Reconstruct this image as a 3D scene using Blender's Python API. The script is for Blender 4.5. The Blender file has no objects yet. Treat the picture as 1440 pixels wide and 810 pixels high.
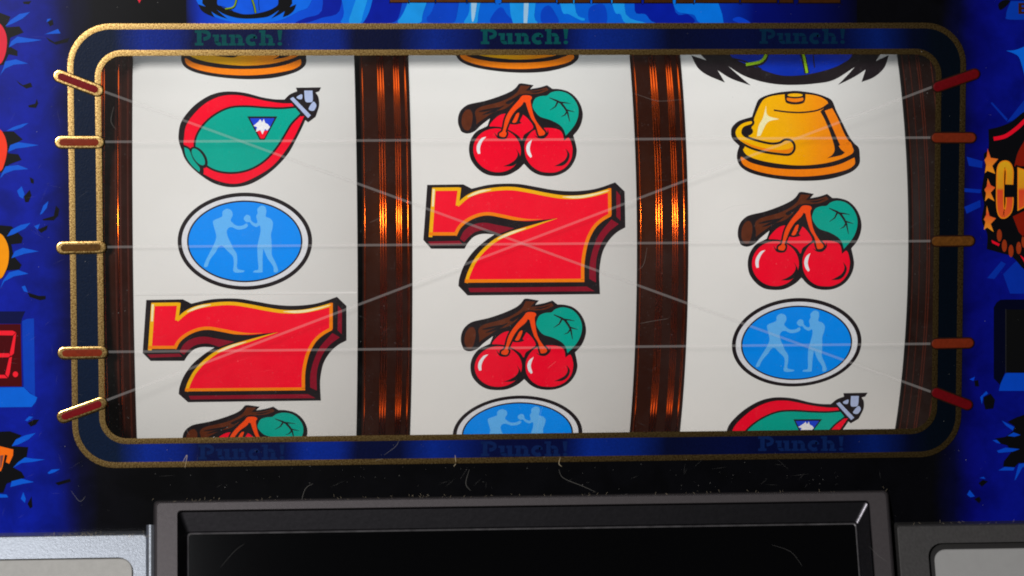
import bpy, bmesh, math, random
from mathutils import Vector, Matrix
from mathutils.geometry import delaunay_2d_cdt
random.seed(7)
scn = bpy.context.scene
C = scn.collection

# ------------------------------------------------------------------ camera
F = 4400.0                      # focal length in photo pixels (1440 wide)
VX, VY = 330.0, -20.0           # where the panel normal vanishes
DIST = 1.10
_b = math.atan((405 - VY) / F)
_a = math.atan((720 - VX) / F * math.cos(_b))
FW = Vector((math.sin(_a) * math.cos(_b), math.cos(_a) * math.cos(_b), -math.sin(_b)))
RT = Vector((math.cos(_a), -math.sin(_a), 0))
UP = RT.cross(FW)
CAM = -FW * DIST
cd = bpy.data.cameras.new('camera'); cam = bpy.data.objects.new('camera', cd); C.objects.link(cam)
cam.location = CAM; cam.rotation_euler = FW.to_track_quat('-Z', 'Y').to_euler()
cd.sensor_width = 36.0; cd.lens = 36.0 * F / 1440.0; cd.clip_start = 0.05; cd.clip_end = 20
scn.camera = cam

# ------------------------------------------------------------------ light
w = bpy.data.worlds.new('World'); scn.world = w; w.use_nodes = True
w.node_tree.nodes['Background'].inputs[0].default_value = (0.9, 0.95, 1.0, 1)
w.node_tree.nodes['Background'].inputs[1].default_value = 0.012

def area(name, loc, target, size, power, col):
    l = bpy.data.lights.new(name, 'AREA'); l.shape = 'DISK'; l.size = size; l.energy = power; l.color = col
    o = bpy.data.objects.new(name, l); C.objects.link(o); o.location = loc
    o.rotation_euler = (Vector(target) - Vector(loc)).to_track_quat('-Z', 'Y').to_euler()
    return o
area('key_lamp', (-0.44, -1.20, 0.245), (0.06, 0, -0.01), 0.16, 15.0, (1.0, 0.985, 0.965))
area('overhead_lamp', (-0.27, -0.73, 0.47), (-0.15, 0, -0.1), 0.24, 0.5, (0.93, 0.96, 1.0))

top_fill = bpy.data.lights.new('added_reel_fill', 'AREA'); top_fill.shape = 'RECTANGLE'; top_fill.size = 0.29; top_fill.size_y = 0.012; top_fill.energy = 0.021; top_fill.color = (0.90, 0.96, 1.0)
top_fill_o = bpy.data.objects.new('added_reel_fill', top_fill); C.objects.link(top_fill_o); top_fill_o.location = (0.003, 0.010, 0.100)
top_fill_o.rotation_euler = (math.radians(27), 0, 0)  # added unseen light that fills the shade at the reel tops

low_fill = bpy.data.lights.new('added_lower_reel_fill', 'AREA'); low_fill.shape = 'RECTANGLE'; low_fill.size = 0.29; low_fill.size_y = 0.012; low_fill.energy = 0.016; low_fill.color = (1.0, 0.90, 0.82)
low_fill_o = bpy.data.objects.new('added_lower_reel_fill', low_fill); C.objects.link(low_fill_o); low_fill_o.location = (0.035, 0.010, -0.074)
low_fill_o.rotation_euler = (math.radians(180 - 27), 0, 0)  # second added light, warm, brightens the lower part of the reels

scn.view_settings.view_transform = 'Standard'; scn.view_settings.look = 'None'
scn.view_settings.exposure = 0.0; scn.view_settings.gamma = 1.0
scn.view_settings.use_curve_mapping = False
scn.render.engine = 'CYCLES'
scn.cycles.filter_width = 1.9; scn.cycles.max_bounces = 8; scn.cycles.transparent_max_bounces = 12

# ------------------------------------------------------------------ measuring helpers
def ray(px, py): return FW + RT * ((px - 720) / F) + UP * ((405 - py) / F)
def P(px, py, Y=0.0):
    d = ray(px, py); return CAM + d * ((Y - CAM.y) / d.y)
EPS = 0.00006
REEL_R = 0.121; REEL_Y = 0.008
REEL_Z = P(720, 365, REEL_Y).z
def cyl(px, py):
    """photo point on the reel -> (x, arc length)"""
    d = ray(px, py); oy = CAM.y - (REEL_Y + REEL_R); oz = CAM.z - REEL_Z
    A = d.y * d.y + d.z * d.z; B = oy * d.y + oz * d.z; c = oy * oy + oz * oz - REEL_R ** 2
    t = (-B - math.sqrt(max(0, B * B - A * c))) / A
    q = CAM + d * t
    return q.x, REEL_R * math.atan2(q.z - REEL_Z, -(q.y - REEL_Y - REEL_R))

# ------------------------------------------------------------------ materials
def s2l(c):
    c /= 255.0
    return c / 12.92 if c <= 0.04045 else ((c + 0.055) / 1.055) ** 2.4
def lin(rgb, k=1.0): return tuple(min(0.92, s2l(v) * k) for v in rgb) + (1,)
MATS = {}
def mat(name, rgb, rough=0.35, metal=0.0, k=1.1, var=0.12, scale=900, bump=0.0, spec=0.5, coat=0.0, bscale=None, wear=0.0):
    if name in MATS: return MATS[name]
    m = bpy.data.materials.new(name); m.use_nodes = True; MATS[name] = m
    nt = m.node_tree; N = nt.nodes; L = nt.links; b = N['Principled BSDF']
    b.inputs['Roughness'].default_value = rough; b.inputs['Metallic'].default_value = metal
    b.inputs['Specular IOR Level'].default_value = spec; b.inputs['Coat Weight'].default_value = coat
    tc = N.new('ShaderNodeTexCoord'); nz = N.new('ShaderNodeTexNoise')
    nz.inputs['Scale'].default_value = scale; nz.inputs['Detail'].default_value = 3
    L.new(tc.outputs['Object'], nz.inputs['Vector'])
    base = lin(rgb, k)
    mx = N.new('ShaderNodeMix'); mx.data_type = 'RGBA'
    mx.inputs[6].default_value = tuple(v * (1 - var) for v in base[:3]) + (1,)
    mx.inputs[7].default_value = tuple(min(1, v * (1 + var)) for v in base[:3]) + (1,)
    L.new(nz.outputs['Fac'], mx.inputs[0]); L.new(mx.outputs[2], b.inputs['Base Color'])
    if wear:
        n3 = N.new('ShaderNodeTexNoise'); n3.inputs['Scale'].default_value = 420; n3.inputs['Detail'].default_value = 5; n3.inputs['Roughness'].default_value = 0.65
        mp = N.new('ShaderNodeMapping'); mp.inputs['Scale'].default_value = (1.0, 1.0, 0.55); L.new(tc.outputs['Object'], mp.inputs['Vector']); L.new(mp.outputs[0], n3.inputs['Vector'])
        rg = N.new('ShaderNodeMapRange'); rg.inputs[1].default_value = 0.64; rg.inputs[2].default_value = 0.74; rg.inputs[4].default_value = wear; L.new(n3.outputs['Fac'], rg.inputs[0])
        m3 = N.new('ShaderNodeMix'); m3.data_type = 'RGBA'; m3.inputs[7].default_value = (0.62, 0.60, 0.57, 1)
        L.new(rg.outputs[0], m3.inputs[0]); L.new(mx.outputs[2], m3.inputs[6]); L.new(m3.outputs[2], b.inputs['Base Color'])
    if bump:
        n2 = N.new('ShaderNodeTexNoise'); n2.inputs['Scale'].default_value = bscale or scale; n2.inputs['Detail'].default_value = 4
        L.new(tc.outputs['Object'], n2.inputs['Vector'])
        bp = N.new('ShaderNodeBump'); bp.inputs['Strength'].default_value = bump; bp.inputs['Distance'].default_value = 0.0004
        L.new(n2.outputs['Fac'], bp.inputs['Height']); L.new(bp.outputs['Normal'], b.inputs['Normal'])
    return m

def ramp_mat(name, axis, stops, rough=0.4, k=1.1, var=0.15, scale=700, spec=0.5, bump=0.0, mott=0.0):
    """print whose ink fades along one axis of the sheet; stops are (metres, rgb)"""
    if name in MATS: return MATS[name]
    m = bpy.data.materials.new(name); m.use_nodes = True; MATS[name] = m
    nt = m.node_tree; N = nt.nodes; L = nt.links; b = N['Principled BSDF']
    b.inputs['Roughness'].default_value = rough; b.inputs['Specular IOR Level'].default_value = spec
    tc = N.new('ShaderNodeTexCoord'); sx = N.new('ShaderNodeSeparateXYZ'); L.new(tc.outputs['Object'], sx.inputs[0])
    lo, hi = stops[0][0], stops[-1][0]
    mr = N.new('ShaderNodeMapRange'); mr.inputs[1].default_value = lo; mr.inputs[2].default_value = hi
    nz0 = N.new('ShaderNodeTexNoise'); nz0.inputs['Scale'].default_value = 60; L.new(tc.outputs['Object'], nz0.inputs['Vector'])
    wob = N.new('ShaderNodeMath'); wob.operation = 'MULTIPLY_ADD'; wob.inputs[1].default_value = 0.004; wob.inputs[2].default_value = -0.002
    L.new(nz0.outputs['Fac'], wob.inputs[0])
    ad = N.new('ShaderNodeMath'); L.new(wob.outputs[0], ad.inputs[0]); L.new(sx.outputs['XZ'.index(axis) * 2], ad.inputs[1])
    L.new(ad.outputs[0], mr.inputs[0])
    cr = N.new('ShaderNodeValToRGB'); L.new(mr.outputs[0], cr.inputs[0])
    el = cr.color_ramp.elements
    el[0].position = 0.0; el[1].position = 1.0
    for p, c in stops[1:-1]: el.new((p - lo) / (hi - lo))
    for e, (p, c) in zip(sorted(el, key=lambda e: e.position), stops): e.color = lin(c, k)
    nz = N.new('ShaderNodeTexNoise'); nz.inputs['Scale'].default_value = scale; nz.inputs['Detail'].default_value = 3
    L.new(tc.outputs['Object'], nz.inputs['Vector'])
    ml = N.new('ShaderNodeMath'); ml.operation = 'MULTIPLY_ADD'; ml.inputs[1].default_value = 2 * var; ml.inputs[2].default_value = 1 - var
    L.new(nz.outputs['Fac'], ml.inputs[0])
    if mott:
        nm = N.new('ShaderNodeTexNoise'); nm.inputs['Scale'].default_value = 75; nm.inputs['Detail'].default_value = 4; nm.inputs['Distortion'].default_value = 0.6; L.new(tc.outputs['Object'], nm.inputs['Vector'])
        mm = N.new('ShaderNodeMapRange'); mm.inputs[1].default_value = 0.35; mm.inputs[2].default_value = 0.6; mm.inputs[3].default_value = 1 - mott; mm.inputs[4].default_value = 1 + mott * 0.25; L.new(nm.outputs['Fac'], mm.inputs[0])
        m4 = N.new('ShaderNodeMath'); m4.operation = 'MULTIPLY'; L.new(ml.outputs[0], m4.inputs[0]); L.new(mm.outputs[0], m4.inputs[1]); ml = m4
    vm = N.new('ShaderNodeVectorMath'); vm.operation = 'SCALE'
    L.new(cr.outputs['Color'], vm.inputs[0]); L.new(ml.outputs[0], vm.inputs['Scale']); L.new(vm.outputs[0], b.inputs['Base Color'])
    if bump:
        bp = N.new('ShaderNodeBump'); bp.inputs['Strength'].default_value = bump; bp.inputs['Distance'].default_value = 0.0003
        L.new(nz.outputs['Fac'], bp.inputs['Height']); L.new(bp.outputs['Normal'], b.inputs['Normal'])
    return m

# ------------------------------------------------------------------ 2-D drawing helpers
def smooth(pts, n=6, closed=True):
    """Catmull-Rom through pts; a third element marks a corner"""
    out = []; N = len(pts); K = N if closed else N - 1
    g = lambda i: pts[i % N] if closed else pts[max(0, min(N - 1, i))]
    for i in range(K):
        p0, p1, p2, p3 = g(i - 1), g(i), g(i + 1), g(i + 2)
        if len(p1) > 2: p0 = (2 * p1[0] - p2[0], 2 * p1[1] - p2[1])
        if len(p2) > 2: p3 = (2 * p2[0] - p1[0], 2 * p2[1] - p1[1])
        if len(p1) > 2 and len(p2) > 2: out.append((p1[0], p1[1])); continue
        for j in range(n):
            t = j / n; t2 = t * t; t3 = t2 * t
            out.append(tuple(0.5 * (2 * p1[k] + (p2[k] - p0[k]) * t + (2 * p0[k] - 5 * p1[k] + 4 * p2[k] - p3[k]) * t2 + (3 * p1[k] - p0[k] - 3 * p2[k] + p3[k]) * t3) for k in (0, 1)))
    if not closed: out.append((pts[-1][0], pts[-1][1]))
    return out
def ell(cx, cy, rx, ry, rot=0, n=44):
    c, s = math.cos(math.radians(rot)), math.sin(math.radians(rot))
    return [(cx + rx * math.cos(t) * c - ry * math.sin(t) * s, cy + rx * math.cos(t) * s + ry * math.sin(t) * c) for t in (2 * math.pi * i / n for i in range(n))]
def stroke(pts, wd, closed=False):
    """polyline -> outline polygons (quads); wd a number or a list of widths"""
    n = len(pts); L = []; R = []
    for i, p in enumerate(pts):
        a = pts[(i - 1) % n] if (closed or i) else p
        b = pts[(i + 1) % n] if (closed or i < n - 1) else p
        d1 = Vector((p[0] - a[0], p[1] - a[1])); d2 = Vector((b[0] - p[0], b[1] - p[1]))
        d1 = d1.normalized() if d1.length > 1e-9 else d2.normalized()
        d2 = d2.normalized() if d2.length > 1e-9 else d1
        m = (d1 + d2); m = m.normalized() if m.length > 1e-3 else Vector((-d1.y, d1.x))
        nv = Vector((-m.y, m.x)); k = min(2.2, 1 / max(0.3, nv.dot(Vector((-d1.y, d1.x)))))
        ww = wd if isinstance(wd, (int, float)) else wd[0] + (wd[1] - wd[0]) * i / (n - 1) if len(wd) == 2 else wd[i]
        h = ww / 2 * k
        L.append((p[0] + nv.x * h, p[1] + nv.y * h)); R.append((p[0] - nv.x * h, p[1] - nv.y * h))
    q = []
    for i in range(n if closed else n - 1):
        j = (i + 1) % n; q.append([L[i], L[j], R[j], R[i]])
    return q
def ring_path(poly, wd): return stroke(poly, wd, True)

def fill(bm, poly):
    """triangulated 2-D polygon into bm (z = 0)"""
    if len(poly) <= 4 and len(poly) > 2:
        vs = [bm.verts.new((x, y, 0)) for x, y in poly]
        try: bm.faces.new(vs)
        except ValueError: pass
        return
    r = delaunay_2d_cdt([Vector(p) for p in poly], [], [list(range(len(poly)))], 1, 1e-9)
    vs = [bm.verts.new((v.x, v.y, 0)) for v in r[0]]
    for f in r[2]:
        try: bm.faces.new([vs[i] for i in f])
        except ValueError: pass

def mesh_obj(name, bm, m, parent=None, smooth_sh=False, recalc=False):
    if recalc: bmesh.ops.recalc_face_normals(bm, faces=bm.faces)
    me = bpy.data.meshes.new(name); bm.to_mesh(me); bm.free()
    if smooth_sh:
        for p in me.polygons: p.use_smooth = True
    me.materials.append(m)
    o = bpy.data.objects.new(name, me); C.objects.link(o)
    if parent: o.parent = parent
    return o
def thing(name, label, cat, loc=(0, 0, 0), group=None):
    o = bpy.data.objects.new(name, None); C.objects.link(o); o.location = loc; o.empty_display_size = 0.02
    o['label'] = label; o['category'] = cat
    if group: o['group'] = group
    return o
def struct(o): o['kind'] = 'structure'; return o

# ------------------------------------------------------------------ setting: inside of the cabinet
def box(bm, x0, x1, y0, y1, z0, z1):
    v = [bm.verts.new(p) for p in ((x0,y0,z0),(x1,y0,z0),(x1,y1,z0),(x0,y1,z0),(x0,y0,z1),(x1,y0,z1),(x1,y1,z1),(x0,y1,z1))]
    for f in ((0,3,2,1),(4,5,6,7),(0,1,5,4),(1,2,6,5),(2,3,7,6),(3,0,4,7)): bm.faces.new([v[i] for i in f])
black_in = mat('dark_interior', (22, 18, 17), 0.7)
bm = bmesh.new(); box(bm, -0.24, 0.25, 0.262, 0.272, -0.17, 0.19)
struct(mesh_obj('cabinet_back', bm, black_in))
bm = bmesh.new(); box(bm, -0.24, 0.25, 0.020, 0.262, 0.170, 0.178)
struct(mesh_obj('cabinet_ceiling', bm, black_in))
bm = bmesh.new(); box(bm, -0.24, 0.25, 0.020, 0.262, -0.158, -0.150)
struct(mesh_obj('cabinet_floor', bm, black_in))

# ------------------------------------------------------------------ reels
strip_m = mat('reel_paper', (219, 217, 213), 0.5, k=1.0, var=0.035, scale=60, spec=0.12)
K = 1.12
ink = mat('ink_black', (34, 27, 30), 0.45, k=0.9, spec=0.04, wear=0.05)
red = mat('ink_red', (240, 14, 42), 0.4, k=K, var=0.08, scale=90, spec=0.04, wear=0.05)
dred = mat('ink_dark_red', (128, 16, 36), 0.4, k=K, spec=0.04, wear=0.05)
yel = mat('ink_yellow', (252, 170, 10), 0.4, k=K, spec=0.04, wear=0.05)
pale = mat('ink_cream', (238, 222, 170), 0.4, k=K, spec=0.04, wear=0.05)
ora = mat('ink_orange', (255, 122, 8), 0.4, k=K, spec=0.04, wear=0.05)
verm = mat('ink_vermilion', (252, 70, 16), 0.4, k=K, spec=0.04, wear=0.05)
teal = mat('ink_teal', (0, 162, 142), 0.4, k=1.0, var=0.1, scale=60, spec=0.04, wear=0.05)
brown = mat('ink_brown', (88, 40, 20), 0.45, k=K, var=0.35, scale=500, spec=0.04, wear=0.05)
whit = mat('ink_white', (232, 232, 235), 0.4, k=1.0, spec=0.04, wear=0.05)
sky = mat('ink_sky_blue', (0, 132, 232), 0.4, k=K, var=0.06, scale=50, spec=0.04, wear=0.05)
lsky = mat('ink_pale_blue', (92, 170, 232), 0.4, k=K, var=0.06, spec=0.04, wear=0.05)
dblue = mat('ink_royal_blue', (26, 62, 196), 0.4, k=K, spec=0.04, wear=0.05)
cred = mat('ink_cherry_red', (232, 6, 40), 0.4, k=K, var=0.08, scale=90, spec=0.04, wear=0.05)
steel = mat('ink_steel', (160, 172, 205), 0.4, k=K, spec=0.04, wear=0.05)
bellm = ramp_mat('ink_bell_gold', 'X', [(-0.022, (238, 178, 0)), (-0.004, (245, 165, 0)), (0.007, (255, 140, 2)), (0.018, (255, 122, 4))], 0.4, k=K, var=0.05, spec=0.04)
lime = mat('ink_lime', (130, 170, 20), 0.4, k=K, spec=0.04, wear=0.05)

class Sym:
    """a printed reel symbol drawn in zoom-picture coordinates"""
    def __init__(s, name, ox, oy, sc):
        s.name, s.ox, s.oy, s.sc, s.layers, s.cache = name, ox, oy, sc, [], {}
    def px(s, x, y): return s.ox + x / s.sc, s.oy + y / s.sc
    def add(s, nm, m, polys, lv): s.layers.append((nm, m, polys, lv))
    def meshes(s):
        if s.cache: return s.cache['l']
        ax, as_ = cyl(*s.anchor)
        out = []
        for nm, m, polys, lv in s.layers:
            bm = bmesh.new()
            for po in polys:
                q = [cyl(*s.px(x, y)) for x, y in po]
                fill(bm, [(x - ax, t - as_) for x, t in q])
            ss = [v.co.y for v in bm.verts]; t = min(ss) + 0.0017
            while t < max(ss):
                bmesh.ops.bisect_plane(bm, geom=bm.verts[:] + bm.edges[:] + bm.faces[:], dist=1e-7, plane_co=(0, t, 0), plane_no=(0, 1, 0)); t += 0.0017
            r = REEL_R + 0.00004 + lv * 0.00004
            for v in bm.verts:
                a = v.co.y / REEL_R; v.co = Vector((v.co.x, -r * math.cos(a), r * math.sin(a)))
            bm.normal_update()
            fl = [f for f in bm.faces if f.normal.y > 0]
            bmesh.ops.reverse_faces(bm, faces=fl)
            me = bpy.data.meshes.new(nm); bm.to_mesh(me); bm.free(); me.materials.append(m); out.append((nm, me))
        s.cache['l'] = out; return out
    def place(s, reel, ref, at):
        """put the symbol on a reel so that photo point ref of the drawing falls on photo point at"""
        ax, a0 = cyl(*s.anchor); rx, r0 = cyl(*ref); tx, t0 = cyl(*at)
        x = ax + tx - rx; a = a0 + t0 - r0
        root = None
        for nm, me in s.meshes():
            o = bpy.data.objects.new(s.name if root is None else nm, me); C.objects.link(o)
            if root is None:
                root = o; o.parent = reel; o.location = (x - reel.location.x, 0, 0); o.rotation_euler = (-a / REEL_R, 0, 0)
            else: o.parent = root
        return root

# cherries ------------------------------------------------------------
ch = Sym('cherry_symbol', 1010, 260, 5.061); ch.anchor = (1124, 339)
ch.add('outline', ink, [smooth([(150,400),(139,360),(142,310),(160,265),(195,230),(235,212),(330,190),(430,155),(510,118),(550,88),(575,53,1),(600,50),(680,64,1),(655,95,1),(720,82),(775,64,1),(812,93,1),(860,95),(920,113),(970,155),(1005,215),(1020,285),(1010,350),(985,405),(947,452,1),(962,520),(966,570),(950,630),(910,690),(850,730),(780,747),(700,740),(640,710),(592,660,1),(550,700),(480,738),(410,748),(330,738),(270,700),(225,640),(210,575),(215,515),(235,465),(270,422),(318,396),(345,382,1),(365,325,1),(300,378),(255,422),(205,440),(165,428)])], 0)
ch.add('branch', brown, [smooth([(165,370),(170,305),(195,265),(225,258),(243,300),(235,370),(215,415),(183,410)]),
    smooth([(262,275),(300,238),(420,203),(500,168),(560,122),(588,68,1),(655,72,1),(622,108,1),(700,105),(770,82,1),(785,103,1),(730,128),(650,138),(590,150),(555,172),(520,215),(470,252),(400,275),(340,315),(290,352),(268,372,1),(268,330)])], 1)
ch.add('bark_grain', ink, [smooth([(285,275),(340,255),(430,240),(350,270)]), smooth([(310,300),(380,262),(470,225),(400,275)]), smooth([(480,200),(540,165),(585,135),(560,170),(500,215)]), smooth([(650,118),(700,112),(760,98),(700,125)])], 2)
ch.add('back_cherry', cred, [smooth([(360,383),(385,343),(430,303),(480,288),(580,290),(630,325),(668,388),(640,420),(600,450),(585,488),(560,455),(500,415),(440,392),(390,386)])], 1)
ch.add('back_stem_shade', ink, [smooth([(535,270),(585,265),(600,290),(575,345),(585,360),(540,372),(500,362),(525,320)]), smooth([(560,215),(605,200),(640,250),(655,330),(630,310),(590,292),(550,285),(540,260)])], 2)
ch.add('back_stem', verm, [smooth([(553,290),(572,288),(550,352),(522,356),(535,325)])], 3)
ch.add('cherry', cred, [ell(407, 561, 167, 160)], 1)
ch.add('cherry', cred, [smooth([(600,565),(604,510),(630,455),(670,415),(730,398),(800,398),(850,412),(872,440),(880,490,1),(915,470),(935,530),(935,575),(922,630),(880,685),(820,716),(765,722),(700,712),(645,675),(610,620)])], 1)
ch.add('shading_line', ink, [smooth([(538,548,1),(551,590),(532,630),(490,660),(445,678,1),(510,676),(552,645),(566,600)]), smooth([(888,548,1),(898,590),(880,630),(840,658),(803,676,1),(862,672),(900,640),(914,590)]),
    smooth([(392,432),(410,455),(440,474),(475,476),(496,466,1),(460,482),(420,478),(402,458)]), smooth([(672,452),(700,465),(735,463),(760,440),(770,405,1),(772,442),(740,475),(700,474)])], 3)
ch.add('highlight', whit, [smooth([(335,463,1),(300,476),(270,520),(264,560),(272,590,1),(288,588,1),(288,545),(305,500)]), smooth([(656,484,1),(625,510),(612,550),(620,590),(640,617,1),(650,607,1),(637,560),(643,520)])], 2)
st = smooth([(595,152),(625,146),(655,152),(664,168),(655,188),(660,235),(672,300),(692,350),(725,400),(748,430),(740,450),(710,456),(700,440),(684,375),(655,325),(632,255),(620,205,1),(606,198,1),(590,226),(545,268),(512,318),(490,370),(472,420),(478,440),(464,466),(430,460),(428,440),(452,418),(470,340),(492,288),(530,233),(572,183)])
ch.add('stem_outline', ink, ring_path(st, 26), 4)
ch.add('stem', verm, [st], 5)
leaf = smooth([(672,205),(690,170),(730,153),(770,149),(800,125),(850,113),(910,128),(957,170),(986,230),(989,290),(972,350),(940,402),(893,455,1),(880,410),(850,372),(790,338),(720,313),(685,275),(668,238)])
ch.add('leaf_outline', ink, ring_path(leaf, 24), 4)
ch.add('leaf', teal, [leaf], 5)
ch.add('leaf_vein', ink, [q for pl, wd in (([(788,166),(840,190),(868,206),(895,245),(912,280),(926,350)], [6,14,16,15,12,4]), ([(862,202),(895,204),(936,212)], [14,9,3]), ([(845,200),(828,235),(790,262)], [13,9,3]), ([(900,258),(925,266),(960,276)], [13,9,3]), ([(908,275),(892,300),(866,312)], [12,8,3])) for q in stroke(pl, wd)], 6)

# seven -----------------------------------------------------------------
sv = Sym('seven_symbol', 580, 240, 4.2625); sv.anchor = (738, 336)
sv.add('outline', ink, [smooth([(88,85,1),(305,82,1),(355,108,1),(450,86),(540,78),(640,80),(740,97),(840,115),(940,123),(1040,118),(1120,103),(1215,70,1),(1272,125,1),(1276,340,1),(1225,370),(1180,415),(1145,475),(1128,540),(1120,620),(1124,740,1),(330,748,1),(275,690,1),(282,640),(310,565),(360,490),(430,425),(492,382,1),(420,379),(370,395),(335,430),(312,468,1),(112,468,1),(65,415,1)])], 0)
sv.add('side_face', dred, [[(92,425),(282,420),(300,440),(110,446)], smooth([(285,408,1),(310,360),(360,325),(430,312),(520,328),(610,345,1),(520,378,1),(450,356),(380,366),(335,400),(310,428,1)]), [(335,703),(1045,694),(1092,722),(345,728)],
    smooth([(1192,292,1),(1236,320,1),(1180,365),(1140,420),(1112,490),(1100,560),(1100,670,1),(1060,648,1),(1062,560),(1082,470),(1120,380)]), [(1222,120),(1246,150),(1247,300),(1222,275)]], 1)
face = smooth([(120,105,1),(288,102,1),(276,190,1),(330,150),(400,120),(500,103),(600,100),(700,115),(800,135),(900,150),(1000,150),(1090,135),(1190,106,1),(1192,270,1),(1140,300),(1095,345),(1060,410),(1040,480),(1030,560),(1030,665,1),(312,670,1),(330,610),(365,540),(420,470),(500,405),(590,365),(700,330),(790,306),(866,286,1),(790,294),(700,302),(620,298),(540,282),(460,268),(400,275),(340,300),(290,340),(258,388,1),(100,388,1)])
sv.add('face', red, [face], 2)
def part_line(pts, off, wd):
    q = smooth(pts, 6, False); n = len(q); r = []
    for i in range(n):
        a = q[max(0, i - 1)]; b = q[min(n - 1, i + 1)]; d = Vector((b[0] - a[0], b[1] - a[1])).normalized()
        r.append((q[i][0] - d.y * off, q[i][1] + d.x * off))
    return stroke(r, wd)
sv.add('yellow_edge', yel, part_line([(108,398,1),(128,113,1)], 0, 22) + part_line([(118,112,1),(282,110,1)], 0, 20) + part_line([(282,102,1),(269,210,1)], 0, 20) + part_line([(269,208,1),(330,157),(400,128),(500,111),(600,108),(700,123),(800,143),(900,158),(1000,158),(1090,143),(1186,116,1)], 0, 21)
    + part_line([(322,672,1),(340,613),(374,543),(428,476),(505,413),(594,373),(703,338),(790,309),(868,286,1)], 0, [20] * 30 + [20, 19, 18, 17, 16, 15, 14, 13, 12, 11, 10, 9, 8, 7, 6, 5, 4, 2, 1]), 3)
sv.add('orange_edge', ora, part_line([(1181,106,1),(1183,266,1)], 0, 20) + part_line([(1186,264,1),(1133,296),(1087,341),(1052,407),(1032,479),(1021,560),(1020,664,1)], 0, 20) + part_line([(1030,657,1),(314,661,1)], 0, 20) + part_line([(100,379,1),(262,379,1)], 0, 20)
    + part_line([(255,388,1),(283,336),(335,293),(398,266),(461,259),(541,273),(621,289),(700,294),(780,291,1)], 0, [20] * 36 + [19, 17, 15, 13, 11, 9, 7, 6, 5, 4, 3, 2, 1]), 4)
sv.add('pale_edge', pale, [[(120,110),(134,112),(128,215),(116,215)], *part_line([(330,157,1),(400,128),(470,114,1)], 0, [4, 8, 12, 14, 14, 14, 14, 14, 14, 12, 8, 6, 4]), *part_line([(900,158,1),(1000,158),(1090,143),(1180,118,1)], 0, [3, 6, 10, 13, 15, 15, 15, 15, 15, 14, 13, 12, 11, 10, 9, 8, 6, 4, 2]), *part_line([(510,410,1),(594,373),(680,345,1)], 0, [3, 8, 12, 14, 15, 15, 15, 14, 12, 10, 8, 5, 3])], 5)

# speed bag ------------------------------------------------------------
pb = Sym('punch_bag_symbol', 230, 100, 4.5); pb.anchor = (343, 192)
pb.add('outline', ink, [smooth([(95,400),(108,330),(150,265),(210,205),(290,155),(370,132),(450,130),(530,141),(620,165),(700,178),(765,180,1),(800,147),(845,128,1),(838,105,1),(997,103,1),(985,128,1),(962,136,1),(980,165),(985,215),(972,262),(962,290,1),(915,325,1),(897,310,1),(880,350),(840,430),(790,520),(720,600),(640,665),(540,718),(430,735),(330,715),(250,670),(170,600),(120,510),(98,450)])], 0)
pb.add('red_leather', cred, [smooth([(130,420),(145,340),(205,258),(280,195),(370,158),(460,152),(540,165),(640,188),(740,203),(812,205,1),(870,288,1),(890,285,1),(860,350),(820,430),(760,520),(690,600),(600,660),(500,705),(420,712),(330,690),(250,650,1),(200,560),(170,500),(130,470)])], 1)
tl = smooth([(203,480),(215,410),(260,340),(330,280),(420,238),(520,230),(640,238),(740,242),(835,235,1),(864,270,1),(805,330),(762,400),(712,480),(640,560),(550,615),(450,638),(350,630),(275,595),(225,540)])
pb.add('seam_outline', ink, ring_path(tl, 26), 2)
pb.add('teal_leather', teal, [tl], 3)
pb.add('tab_outline', ink, [ell(222, 547, 44, 78, -35), smooth([(115,470),(170,490),(205,560),(250,610),(245,655),(180,612),(130,545)])], 4)
pb.add('tab', teal, [ell(220, 544, 28, 62, -35), smooth([(130,482,1),(162,500),(188,560),(228,612),(226,640,1),(180,598),(142,540)])], 5)
pb.add('badge_outline', ink, [[(530,288),(720,288),(640,436),(608,436)]], 4)
pb.add('badge_top', dblue, [[(546,300),(702,300),(662,378),(588,378)]], 5)
pb.add('badge_tip', red, [[(588,378),(662,378),(636,428),(614,428)]], 5)
pb.add('badge_splash', whit, [[(568,348),(600,322),(612,306),(624,326),(634,304),(644,330),(660,338),(674,356),(656,378),(642,368),(626,402),(612,374),(584,386),(592,356)]], 6)
pb.add('swivel', steel, [[(800,176),(820,165),(932,280),(914,298)], smooth([(842,165),(875,148),(876,176),(856,178)]), smooth([(890,124,1),(942,124,1),(944,188),(925,198),(897,190)]), smooth([(918,240),(945,196),(962,205),(966,225),(948,252)])], 2)

# boxers in an oval ----------------------------------------------------
ov = Sym('boxing_symbol', 230, 260, 5.0625); ov.anchor = (344.4, 339.3)
ov.add('outline', ink, [ell(579, 401.5, 479, 346.5, n=96)], 0)
ov.add('white_ring', mat('ink_ring_grey', (218, 218, 222), 0.4, k=1.0, spec=0.04), [ell(579, 401.5, 450, 319, n=96)], 1)
ov.add('inner_line', ink, [ell(578, 402, 411, 291, n=96)], 2)
ov.add('blue_field', sky, [ell(578, 402, 400, 280, n=96)], 3)
ov.add('boxer', lsky, [smooth([(420,190),(450,170),(483,183),(492,215),(478,250),(490,268),(520,290),(560,290),(590,275),(600,290),(580,310),(530,318),(490,302),(465,305),(450,330),(458,370),(480,415),(495,450),(520,490),(525,540),(525,595),(575,610),(560,622),(500,618),(500,560),(493,510),(455,470),(415,432),(390,445),(370,480),(332,530),(312,580),(288,580),(300,540),(330,480),(360,420),(375,370),(365,320),(355,285),(355,255),(400,234),(418,222)])], 4)
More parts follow.
